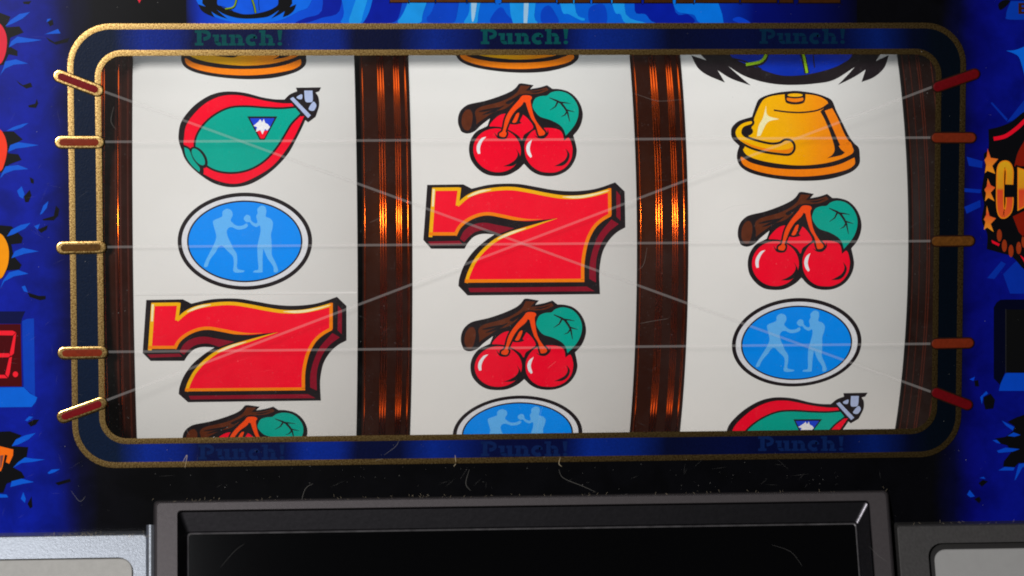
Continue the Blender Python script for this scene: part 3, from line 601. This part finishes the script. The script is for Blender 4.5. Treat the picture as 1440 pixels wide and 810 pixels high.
flames(pC, [[(940,130),(1000,100),(1090,60),(1100,0),(1195,0),(1190,60),(1090,100),(1000,130)], [(1395,0),(1360,60),(1330,130),(1440,130),(1470,60),(1480,0)]], 2, 180)
flames(pA, [[(1200,0),(1390,0),(1335,70),(1310,130),(1200,130),(1215,70)]], 3, 180)
flames(pB, [[(1245,130),(1260,60),(1330,0),(1378,0),(1325,70),(1305,130)]], 4, 180)
flames(pA, [[(0,130),(20,90),(60,40),(70,0),(110,0),(85,40),(40,130)]], 3, 500)
flames(pC, [[(40,130),(90,50),(110,0),(190,0),(270,0),(250,70),(200,130)]], 2, 500)
flames(pB, [[(240,130),(270,70),(360,20),(440,20),(380,70),(360,130)], [(610,130),(640,60),(650,20),(720,20),(690,80),(680,130)], [(885,130),(880,20),(1015,20),(1005,90),(1020,130)], [(1160,60),(1140,20),(1215,20),(1240,70),(1290,105),(1270,115),(1200,80)]], 3, 500)
flames(pC2, [[(400,100),(430,60),(500,20),(590,20),(570,80),(540,130),(420,130)], [(760,130),(780,70),(820,40),(850,80),(885,130)], [(1050,130),(1045,60),(1085,30),(1120,70),(1140,130)], [(1320,130),(1310,60),(1340,28),(1400,30),(1410,130)]], 2, 500)
flames(pW, [[(652,100),(655,20),(695,20),(670,95)], [(945,130),(955,20),(978,20),(965,130)]], 4, 500)
flames(pB, [[(95,60),(60,20),(150,20),(160,80),(270,125),(160,130),(130,80)]], 3, 840)
flames(pC, [[(210,60),(240,20),(390,20),(440,70),(510,80),(540,130),(330,130),(270,80)]], 2, 840)
flames(pA, [[(440,50),(390,20),(600,20),(710,130),(580,130),(545,85),(500,75)]], 3, 840)
flames(pmid, [[(760,110),(800,95),(862,130),(800,131)]], 2, 840)
prt('emblem_glow', ink_panel('glow_blue', (6, 100, 222), var=0.2, scale=120), [smooth([(268, -40, 1), (274, -5), (288, 16), (318, 29), (352, 32.6), (392, 29), (420, 16), (436, 6), (450, -40, 1)], 4)], 4, sheet)
def em_px(pl):
    return [((x / 4.235 + 960 - 1115.8) * 0.497 + 350, (y / 4.235 + 60 - 119.5) * 0.49 + 26.3, *r) for x, y, *r in pl]
pe = prt('emblem', pbk, [smooth(em_px(EM_BLACK))], 5, fp)
prt('emblem_disc', ink_panel('emblem_blue', (6, 82, 214), var=0.25, scale=200), [smooth(em_px(EM_BLUE))], 6, pe)
prt('emblem_line', pbk, [em_px(q) for q in EM_LINE], 7, pe)
prt('emblem_band', ink_panel('emblem_lime', (120, 150, 20)), [em_px(q) for q in EM_BAND], 8, pe)
lb = ink_panel('letter_black', (14, 8, 6)); lbr = mat('letter_bronze', (110, 64, 28), 0.27, metal=0.9, k=1.0, var=0.4, scale=700)
for x0, x1, yb in ((547.5, 575, 4.2), (575.5, 612, 3.8), (612.5, 656, 3.9), (656.5, 696, 4.0), (705, 782, 4.2), (783.5, 806, 4.8), (807.5, 830, 4.6), (832.5, 859, 4.6), (861, 902, 4.8), (905, 946, 4.8), (950, 976, 5.0), (977, 1040, 4.6), (1041, 1093, 4.6), (1095, 1116, 4.8), (1122, 1182, 5.0)):
    o = prt('big_letter_foot', lb, [smooth([(x0, -40, 1), (x1, -40, 1), (x1, yb - 1.5), (x1 - 1.5, yb), (x0 + 1.5, yb), (x0, yb - 1.5)], 3)], 5, fp)
    prt('letter_face', lbr, [[(x0 + 1.2, -40), (x1 - 1.2, -40), (x1 - 1.2, yb - 1.4), (x0 + 1.2, yb - 1.4)]], 6, o)
prt('red_tip', ink_panel('crimson', (214, 36, 58)), [[(188, -12), (204, -12), (196, 4.5)]], 3, sheet)

# Punch! lettering in the band: slab letters drawn with a broad pen
def slab(x0, yb, wd, hg):
    u = wd / 124.0; v = hg / 21.0
    T = lambda pl: [(x0 + x * u, yb - y * v) for x, y in pl]
    R_ = lambda a, b_, c, d_: T([(a, c), (b_, c), (b_, d_), (a, d_)])
    def arc(cx, cy, rx, ry, a0, a1, wx): # broad pen arc with thick sides
        pl = [(cx + rx * math.cos(math.radians(a0 + (a1 - a0) * k / 12)), cy + ry * math.sin(math.radians(a0 + (a1 - a0) * k / 12))) for k in range(13)]
        return [T(q) for q in stroke(pl, wx)]
    L_ = [[R_(0, 12, 0, 3.6), R_(0, 12, 17.4, 21), R_(3, 9.4, 3.6, 17.4), *arc(12, 14, 8.2, 5, -90, 90, 5.0)],
          [R_(25, 34, 11.6, 15), R_(27.6, 33.6, 4.4, 11.6), *arc(34.6, 5.2, 4.4, 3.2, 180, 300, 4.6), R_(38, 44.4, 3.0, 11.6), R_(36, 44.4, 11.6, 15), R_(38, 47, 0, 3.0)],
          [R_(48, 57.4, 11.6, 15), R_(48, 58.4, 0, 3.2), R_(50.4, 56.4, 3.2, 11.6), *arc(60, 10, 4.2, 3.0, 0, 130, 4.4), R_(61.2, 67.2, 3.2, 10.4), R_(59.6, 69.8, 0, 3.2)],
          [*arc(80.6, 7.5, 6.4, 5.4, 48, 312, 5.4), R_(82.4, 87.6, 9.4, 12.6)],
          [R_(90.4, 99.4, 17.8, 21), R_(90.4, 100.6, 0, 3.2), R_(93, 99, 3.2, 17.8), *arc(102.6, 10, 4.2, 3.0, 0, 130, 4.4), R_(103.8, 109.8, 3.2, 10.4), R_(102.2, 112.6, 0, 3.2)],
          [T([(116.2, 21), (123, 21), (121.2, 7), (118, 7)]), T([(x, y) for x, y in ell(119.6, 2.4, 3.2, 2.6, n=14)])]]
    return L_
txt_g = mat('panel_text_green', (2, 72, 74), 0.4, k=1.0, var=0.3, scale=500, spec=0.04); txt_d = mat('panel_text_dim', (2, 34, 58), 0.4, k=1.0, var=0.3, scale=500, spec=0.04); txt_b = mat('panel_text_blue', (9, 30, 76), 0.4, k=1.0, var=0.3, scale=500, spec=0.04)
for x0, yb, wd, hg, m in ((274, 64, 124, 21.5, txt_g), (676, 62, 124, 21.5, txt_g), (1068, 61.5, 121, 21, txt_d), (279, 646, 122, 21, txt_b), (676, 641.5, 123, 21, txt_b), (1066, 634, 121, 20.5, txt_b)):
    for nm, polys in zip(('letter_p', 'letter_u', 'letter_n', 'letter_c', 'letter_h', 'exclamation_mark'), slab(x0, yb, wd, hg)):
        prt(nm, m, polys, 4, band)

# right edge: rays, badge, tab, digit window
many('ray', ink_panel('ray_blue', (6, 42, 150)), [[(165,15),(172,12),(240,85),(235,95)], [(235,100),(290,30),(330,-20),(420,-60),(420,40),(312,55),(260,92)], [(45,388),(125,394),(120,410),(45,404)], [(150,782),(212,708),(232,720),(182,786)], [(220,765),(282,702),(312,745),(420,770),(420,850),(250,850)], [(50,470),(120,440),(122,470),(60,500)], [(60,250),(130,270),(128,300),(70,290)]], 1, 1340, 140, 3.115)
bdg = prt('badge', pbk, [smooth([(155,130,1),(205,118),(260,95),(312,53),(420,0,1),(480,0,1),(480,760,1),(360,765,1),(312,745),(260,690),(200,670),(148,655,1),(150,590),(126,530),(136,460),(126,400),(140,300),(135,240),(155,215)], 4)], 2, fp, 1340, 140, 3.115)
prt('red_arc', ink_panel('arc_red', (216, 12, 36)), stroke(smooth([(178,172),(230,160),(280,125),(312,95),(360,55)], 5, False), 17), 3, bdg, 1340, 140, 3.115)
starm = ramp_mat('panel_star', 'Z', [(P(1390, 326).z, (236, 150, 16)), (P(1390, 300).z, (222, 74, 30)), (P(1390, 285).z, (236, 150, 16)), (P(1390, 262).z, (222, 74, 30)), (P(1390, 245).z, (236, 150, 16)), (P(1390, 210).z, (222, 70, 30))], 0.36, k=1.0, var=0.1)
for pl in ([(152,215),(165,255),(198,260),(172,290),(185,325),(150,312),(140,322),(145,285),(138,265),(148,250)], [(152,345),(165,375),(185,385),(165,408),(182,445),(155,430),(140,445),(145,410),(138,395),(148,380)], [(148,465),(160,510),(188,520),(165,545),(178,580),(150,560),(135,570),(142,535),(135,525),(145,505)]):
    prt('star', starm, [pl], 3, bdg, 1340, 140, 3.115)
prt('maroon_wedge', ink_panel('maroon', (122, 22, 8)), [smooth([(268,292,1),(285,230),(318,172,1),(420,160,1),(420,290,1)], 4), [(262,512),(312,488),(420,488),(420,640),(312,604),(288,580)]], 3, bdg, 1340, 140, 3.115)
letm = ramp_mat('panel_badge_letter', 'Z', [(P(1410, 310).z, (226, 90, 28)), (P(1410, 268).z, (214, 62, 26)), (P(1410, 264).z, (216, 140, 10)), (P(1410, 220).z, (222, 168, 8))], 0.36, k=1.0, var=0.08)
edm = ink_panel('badge_letter_edge', (226, 128, 20))
cpath = smooth([(246,372,1),(247,310),(232,284),(210,300),(206,380),(207,470),(218,504),(240,488),(247,455),(247,428,1)], 5, False)
hpoly = [(282,296),(318,308),(318,372),(345,372),(345,305),(385,305),(385,495),(345,495),(345,418),(316,418),(316,470),(282,488)]
prt('letter_shadow', pbk, stroke(cpath, 44) + ring_path(hpoly, 16), 4, bdg, 1340, 140, 3.115)
prt('letter_edge', edm, stroke(cpath, 35), 5, bdg, 1340, 140, 3.115)
prt('letter_c', letm, stroke(cpath, 26), 6, bdg, 1340, 140, 3.115)
prt('letter_edge', edm, [hpoly], 5, bdg, 1340, 140, 3.115)
prt('letter_h', letm, [[(287,303),(313,312),(313,377),(350,377),(350,310),(380,310),(380,490),(350,490),(350,413),(311,413),(311,466),(287,480)]], 6, bdg, 1340, 140, 3.115)
for cx, cy in ((203,595),(225,640),(254,663),(288,650),(311,622),(345,600)): prt('bead', ink_panel('bead', (140, 48, 18)), [ell(cx, cy, 11, 27, n=20)], 3, bdg, 1340, 140, 3.115)
prt('red_glint', ink_panel('arc_red', (216, 12, 36)), [[(168,615),(205,632),(200,642),(172,628)], [(293,680),(318,700),(318,722)]], 3, bdg, 1340, 140, 3.115)
many('flame', ink_panel('star_flame', (6, 92, 206)), [[(405,385,1),(470,380),(540,355),(640,310),(640,760),(560,620),(530,520),(502,435),(460,405)]], 1, 1340, 0, 5.4, True)
tab = prt('price_tab', ink_panel('tab_blue', (5, 52, 158)), [smooth([(440,8,1),(680,8,1),(680,148,1),(425,148),(405,120),(412,75)], 4)], 1, fp, 1340, 0, 5.4)
prt('letter_e', ink_panel('tab_brown', (52, 24, 14)), [[(497,22),(565,22),(565,40),(522,40),(522,54),(555,54),(555,72),(522,72),(522,88),(565,88),(565,106),(497,106)]], 2, tab, 1340, 0, 5.4)
many('black_crack', pbk, [[(345,30),(385,0),(430,0),(430,20),(390,60),(355,75)]], 1, 1340, 0, 5.4, True)
many('window_frame', ink_panel('frame_dark', (4, 6, 26)), [[(258,640),(258,190),(275,160),(300,142),(335,140),(560,140),(560,205),(335,205),(330,600),(298,680)]], 1, 1340, 390, 4.5)
many('window_frame', ink_panel('frame_right', (5, 62, 176)), [[(333,605),(560,605),(560,718),(290,718),(302,670)]], 2, 1340, 390, 4.5)
many('blue_shard', pmid, [[(105,645),(140,628),(130,655)]], 2, 1340, 390, 4.5)
many('black_crack', pbk, [[(135,655),(160,650),(165,690),(140,690)]], 1, 1340, 390, 4.5)
many('black_crack', pbk, [[(175,75),(215,55),(240,90),(230,140),(185,145),(175,110)], [(520,150),(420,170),(360,190),(310,215),(350,240),(345,265),(300,300),(240,310),(270,340),(310,350),(330,390),(290,440),(285,470),(350,475),(375,450),(520,450)], [(145,565),(170,545),(200,555),(165,585)], [(120,655),(150,640),(160,660),(150,680)]], 1, 1340, 540, 4.05)
many('blue_shard', ink_panel('right_shard', (6, 66, 184)), [[(155,75),(190,40),(200,55),(172,72),(165,115)], [(278,208),(310,225),(350,245),(340,265),(300,235)], [(310,295),(345,275),(385,290),(350,300)], [(225,320),(250,318),(272,340),(250,335)], [(250,380),(300,362),(380,370),(340,385),(260,392)], [(258,492),(295,472),(352,475),(345,492)], [(350,550),(365,490),(375,455),(460,445),(395,475),(360,540)], [(150,535),(175,528),(185,540)], [(80,630),(95,603),(125,640),(100,645)]], 2, 1340, 540, 4.05)

# ---------------------------------------------------------------- digit displays
def slab_box(name, m, quad, y0, y1, parent, ox, oy, sc):
    bm = bmesh.new(); q = [P(ox + x / sc, oy + y / sc) for x, y in quad]
    f = [bm.verts.new((v.x, y0, v.z)) for v in q]; k = [bm.verts.new((v.x, y1, v.z)) for v in q]
    bm.faces.new(f); n = len(f)
    for i in range(n): bm.faces.new((f[i], k[i], k[(i + 1) % n], f[(i + 1) % n]))
    return mesh_obj(name, bm, m, parent, recalc=True)
dd = thing('digit_display', 'red seven segment digit display glowing at the left edge', 'display', P(0, 500))
def sub(o, p): o.parent = p; o.matrix_parent_inverse = Matrix.Translation(-p.location); return o
sub(slab_box('display_window', mat('display_red', (72, 5, 10), 0.3, k=1.0, var=0.15, spec=0.05), [(-250, 160), (131, 160), (139, 556), (-250, 556)], -EPS * 3, -EPS * 1.2, None, 0, 420, 4.5), dd)
em_m = bpy.data.materials.new('lit_segment'); em_m.use_nodes = True; b = em_m.node_tree.nodes['Principled BSDF']
b.inputs['Base Color'].default_value = (0.25, 0.004, 0.008, 1); b.inputs['Emission Color'].default_value = (1, 0.012, 0.03, 1); b.inputs['Emission Strength'].default_value = 0.62; b.inputs['Specular IOR Level'].default_value = 0.05
for pl in ([(-80,202),(80,202),(100,212),(82,232),(-80,230)], [(86,235),(103,214),(88,345),(72,362),(62,345)], [(-80,345),(56,345),(70,358),(54,370),(-80,372)], [(58,374),(76,366),(62,470),(52,498),(34,478)], [(-90,480),(30,482),(48,502),(-90,504)]):
    sub(slab_box('segment', em_m, pl, -EPS * 5, -EPS * 3, None, 0, 420, 4.5), dd)
sub(slab_box('decimal_point', em_m, ell(98, 478, 17, 18, n=20), -EPS * 5, -EPS * 3, None, 0, 420, 4.5), dd)
d2 = thing('digit_display', 'unlit black digit display at the right edge below the starred badge', 'display', P(1430, 470))
sub(slab_box('display_window', mat('display_black', (7, 7, 8), 0.25, k=1.0), [(337, 203), (600, 203), (600, 604), (337, 604)], -EPS * 3.2, -EPS * 1.4, None, 1340, 390, 4.5), d2)
sub(slab_box('bezel_lip', mat('display_lip', (16, 16, 20), 0.4, k=1.0), [(331, 198), (337, 203), (337, 604), (331, 609)], -EPS * 5, -EPS * 1.4, None, 1340, 390, 4.5), d2)

# ---------------------------------------------------------------- bezels on the sloping shelf below
SL = 0.45
S0 = P(720, 698, -0.002); SD = Vector((0, -SL, -1)).normalized(); SN = Vector((0, -1, SL)).normalized()
def Pb(px, py, off=0.0):
    d = ray(px, py); o = S0 + SN * off; t = (o - CAM).dot(SN) / d.dot(SN); return CAM + d * t
silver = mat('silver_lacquer', (158, 163, 172), 0.34, metal=0.85, k=1.0, var=0.18, scale=900, bump=0.09, bscale=1300)
dgrey = mat('grey_lacquer', (76, 71, 73), 0.42, metal=0.55, k=1.0, var=0.12, scale=700, bump=0.05)
gloss = mat('display_glass', (5, 5, 6), 0.12, k=1.0, spec=0.3)
def loops_mesh(name, loops, m, parent, closed=False):
    bm = bmesh.new(); V = [[bm.verts.new(p) for p in lp] for lp in loops]; n = len(V[0])
    for a_, b_ in zip(V, V[1:]):
        for i in range(n if closed else n - 1):
            j = (i + 1) % n
            bm.faces.new((a_[i], a_[j], b_[j], b_[i]))
    return mesh_obj(name, bm, m, parent, False, True)
def arch(l, r, tl, tr, off, rad, down=0.10, dx=0.0, dy=0.0, n=6, push=None):
    """open loop up the left side, across the top and down the right side, corners rounded"""
    A = Pb(l, tl, off); B = Pb(r, tr, off); o = S0 + SN * off
    x0, x1 = A.x - dx, B.x + dx; v = (A - o).dot(SD) * 0.5 + (B - o).dot(SD) * 0.5 - dy
    at = lambda x, s: Vector((x, o.y, o.z)) + SD * s
    pts = [at(x0, v + down)]
    for k in range(n + 1):
        t = math.pi - math.pi / 2 * k / n; pts.append(at(x0 + rad + rad * math.cos(t), v + rad - rad * math.sin(t)))
    for k in range(1, 8): pts.append(at(x0 + rad + (x1 - x0 - 2 * rad) * k / 8, v))
    for k in range(n + 1):
        t = math.pi / 2 - math.pi / 2 * k / n; pts.append(at(x1 - rad + rad * math.cos(t), v + rad - rad * math.sin(t)))
    pts.append(at(x1, v + down))
    if push is not None: pts = [Vector((p.x, p.y + push, p.z)) for p in pts]
    return pts
ds = thing('display_surround', 'dark grey raised surround of the black lower display', 'surround', Pb(720, 700))
own = lambda o, p: sub(o, p)
frame_l = [arch(220, 1246, 706, 691, 0, 0.0016, dx=0.0014, dy=0.0004, push=0.030), arch(220, 1246, 706, 691, 0, 0.0016, dx=0.0012, dy=0.0004, push=0.004), arch(220, 1246, 706, 691, -0.0012, 0.0016, dx=0.0008, dy=0.0002), arch(220, 1246, 706, 691, -0.0003, 0.0014, dx=0.0003),
           arch(221, 1245, 708, 693, 0, 0.0013), arch(249, 1223, 718, 703, 0, 0.0014), arch(250, 1222, 719, 704, -0.0004, 0.0014)]
own(loops_mesh('frame', frame_l, dgrey, None), ds)
bevm = mat('bevel_metal', (88, 86, 91), 0.29, metal=1.0, k=1.0, var=0.2, scale=700, bump=0.06)
own(loops_mesh('inner_bevel', [arch(250, 1222, 719, 704, -0.0004, 0.0014), arch(252, 1220, 721, 706, -0.0012, 0.0014), arch(262, 1206, 748, 733, -0.0043, 0.0012), arch(264, 1204, 750, 735, -0.0048, 0.0010)], bevm, None), ds)
own(loops_mesh('bevel_lip', [arch(264, 1204, 750, 735, -0.0048, 0.0010), arch(264.6, 1203.4, 751, 736, -0.0046, 0.0010), arch(265.6, 1202.4, 752.2, 737.2, -0.0048, 0.0010)], mat('lip_steel', (92, 90, 92), 0.45, metal=0.6, var=0.8, scale=260), None), ds)
lp = arch(264, 1204, 750, 735, -0.0049, 0.0010)
bm = bmesh.new(); bm.faces.new([bm.verts.new(p) for p in lp]); own(mesh_obj('display_glass', bm, gloss, None, recalc=True), ds)

def plate(name, label, l, r, tl, tr, off, il, ir, itl, itr, pm, im, gap, rim):
    t = thing(name, label, 'button panel', Pb((max(l, 0) + min(r, 1440)) / 2, (tl + tr) / 2, off), 'metal button panels')
    own(loops_mesh('metal_plate', [arch(l, r, tl, tr, off, 0.0014, dx=0.0008, dy=0.0006, push=0.03), arch(l, r, tl, tr, off - 0.0008, 0.0014, dx=0.0004, dy=0.0005), arch(l, r, tl, tr, off - 0.0002, 0.0012, dx=0.0001, dy=0.0001), arch(l + 1, r - 1, tl + 1, tr + 1, off, 0.0011),
        arch(il - gap, ir + gap, itl - gap, itr - gap, off, 0.0052), arch(il - gap + 0.6, ir + gap - 0.6, itl - gap + 0.6, itr - gap + 0.6, off - 0.0004, 0.005), arch(il - gap + 1, ir + gap - 1, itl - gap + 1, itr - gap + 1, off - 0.003, 0.005)], pm, None), t)
    lp = arch(il - gap, ir + gap, itl - gap, itr - gap, off - 0.0029, 0.005)
    bm = bmesh.new(); bm.faces.new([bm.verts.new(p) for p in lp]); own(mesh_obj('recess', bm, hub_m, None, recalc=True), t)
    fl = [arch(il, ir, itl, itr, off - 0.0029, 0.0042), arch(il, ir, itl, itr, off - 0.0004, 0.0042), arch(il + 1.2, ir - 1.2, itl + 1.2, itr + 1.2, off - 0.0001, 0.0040)]
    o = own(loops_mesh('button', fl, im, None), t)
    bm = bmesh.new(); bm.faces.new([bm.verts.new(p) for p in fl[-1]]); f = own(mesh_obj('button_face', bm, im, None, recalc=True), t)
    return t
bl = mat('button_beige', (160, 158, 154), 0.5, k=1.0, var=0.12, scale=500, bump=0.05); br = mat('button_grey', (146, 145, 144), 0.45, k=1.0, var=0.05, scale=300)
plate('button_panel', 'bright silver button panel at the bottom left corner', -400, 206, 757.5, 755, -0.0015, -360, 186, 790, 788.5, silver, bl, 1.5, 0)
plate('button_panel', 'silver button panel at the bottom right corner, shaded dark grey', 1262, 1900, 741, 729, -0.0015, 1313, 1850, 774, 763, mat('shaded_lacquer', (88, 86, 86), 0.4, metal=0.7, k=1.0, var=0.25, scale=900, bump=0.1), br, 9, 0)  # right plate is a darkened copy of the silver, its shade in the colour

lt = [o for o in C.objects if o.name == 'button_panel'][0]
lps = []
for k in range(9):
    t = math.pi * k / 8; px = 211.5 - 6 * math.cos(t)
    lps.append([Pb(px, y, -0.0016 + 0.0013 * math.sin(t)) for y in (738, 741, 760, 790, 900)])
tr_ = own(loops_mesh('trim_strip', lps, silver, None), lt)
for p in tr_.data.polygons: p.use_smooth = True

# ---------------------------------------------------------------- wear: hair scratches, fibres and dust
fib = veil('fibre', 0.13, (0.8, 0.76, 0.7)); faint = veil('faint_fibre', 0.06, (0.8, 0.78, 0.75)); fibb = veil('bright_fibre', 0.3, (0.85, 0.7, 0.45))
def hair(pts, wd, m, y=-0.0010, parent=fp, sloped=False):
    q = smooth(pts, 6, False); bm = bmesh.new()
    q3 = [(Pb(x, yy, 0.0004) if sloped else P(x, yy, y)) for x, yy in q]
    n = len(q3); ra = []
    for i, p in enumerate(q3):
        d = (q3[min(n - 1, i + 1)] - q3[max(0, i - 1)]).normalized(); s = d.cross(Vector((0, 1, 0))).normalized() * wd * (0.35 + 0.65 * math.sin(math.pi * (i + 0.5) / n))
        ra.append((bm.verts.new(p + s), bm.verts.new(p - s)))
    for i in range(n - 1): bm.faces.new((ra[i][0], ra[i + 1][0], ra[i + 1][1], ra[i][1]))
    return mesh_obj('scratch', bm, m, parent)
for pl in ([(888, 130), (905, 136), (920, 141), (935, 142), (968, 139)], [(896, 380), (905, 372), (910, 348)], [(540, 640), (556, 628), (562, 618)], [(528, 648), (538, 645)], [(420, 725), (428, 690), (440, 680)], [(680, 703), (698, 710), (706, 726), (710, 740)], [(852, 736), (856, 716), (864, 706), (882, 694)],
           [(786, 660), (792, 672), (820, 684), (838, 692)], [(310, 798), (330, 775), (345, 764)], [(1085, 766), (1112, 776), (1128, 796)], [(1222, 768), (1236, 782), (1248, 790)], [(268, 585), (262, 600), (266, 612)], [(160, 150), (156, 170), (163, 182)], [(900, 455), (915, 452), (940, 448)], [(764, 568), (758, 590), (754, 612)], [(520, 313), (535, 306), (545, 298)], [(660, 660), (655, 680), (662, 690)], [(100, 690), (112, 705), (120, 698)], [(770, 518), (782, 508)], [(1010, 300), (1030, 290), (1052, 288)]):
    hair(pl, 0.00006 if min(p[1] for p in pl) > 735 else 0.00007, faint if min(p[1] for p in pl) > 735 else fib, sloped=min(p[1] for p in pl) > 735)
for pl in ([(257, 650), (263, 640), (260, 658)], [(788, 643), (786, 652), (790, 656)], [(640, 640), (641, 650)], [(638, 656), (641, 652)]): hair(pl, 0.00014, fibb)
rnd = random.Random(3)
bm = bmesh.new()
def speck(p, s, nrm=None):
    a_ = rnd.uniform(0, 6.28); u_ = Vector((math.cos(a_), 0, math.sin(a_))) * s; v_ = Vector((-math.sin(a_), 0, math.cos(a_))) * s * rnd.uniform(0.5, 1)
    bm.faces.new([bm.verts.new(p + k) for k in (u_, v_, -u_, -v_)])
for i in range(520):
    px, py = rnd.uniform(0, 1440), rnd.uniform(0, 735)
    speck(P(px, py, -0.0010), 0.00005 + 0.00012 * rnd.random() ** 4)
for i in range(70):
    px = rnd.uniform(215, 1245); speck(P(px, rnd.uniform(650, 690), -0.0010), 0.00005 + 0.0001 * rnd.random() ** 3)
d = mesh_obj('dust', bm, veil('dust_grain', 0.3, (0.75, 0.73, 0.7)), fp); d['kind'] = 'stuff'
bm = bmesh.new()
for i in range(200):
    zone = rnd.random()
    px, py = (rnd.uniform(215, 1245), rnd.uniform(645, 692)) if zone < 0.12 else (rnd.uniform(150, 1310), rnd.uniform(85, 605)) if zone < 0.75 else (rnd.uniform(0, 130), rnd.uniform(0, 740))
    p = P(px, py, -0.0010); a_ = rnd.gauss(0.5, 0.7); ln = rnd.uniform(0.0005, 0.0035)
    u_ = Vector((math.cos(a_), 0, math.sin(a_))) * ln; v_ = Vector((-math.sin(a_), 0, math.cos(a_))) * 0.00003
    bm.faces.new([bm.verts.new(p + k) for k in (u_, v_, -u_, -v_)])
d = mesh_obj('fine_scratches', bm, veil('hairline', 0.08, (0.8, 0.78, 0.75)), fp); d['kind'] = 'stuff'
bm = bmesh.new()
for i in range(230):
    px = rnd.uniform(0, 1440)
    ty = 756 - (px / 213) * 1.5 if px < 213 else (706 - (px - 218) * 0.0146 if px < 1246 else 741 - (px - 1262) * 0.034)
    if rnd.random() < 0.5: px = rnd.uniform(60, 212); ty = 756
    p = Pb(px, ty - rnd.random() ** 2 * 5, 0.0002); a_ = rnd.uniform(0.2, 2.9); ln = rnd.uniform(0.0002, 0.0011)
    u_ = Vector((math.cos(a_), 0, math.sin(a_))) * ln; v_ = Vector((-math.sin(a_), 0, math.cos(a_))) * 0.00004
    bm.faces.new([bm.verts.new(p + k) for k in (u_ + v_, u_ - v_, -v_, v_)])
d = mesh_obj('dust_fluff', bm, veil('fluff', 0.28, (0.72, 0.6, 0.42)), fp); d['kind'] = 'stuff'
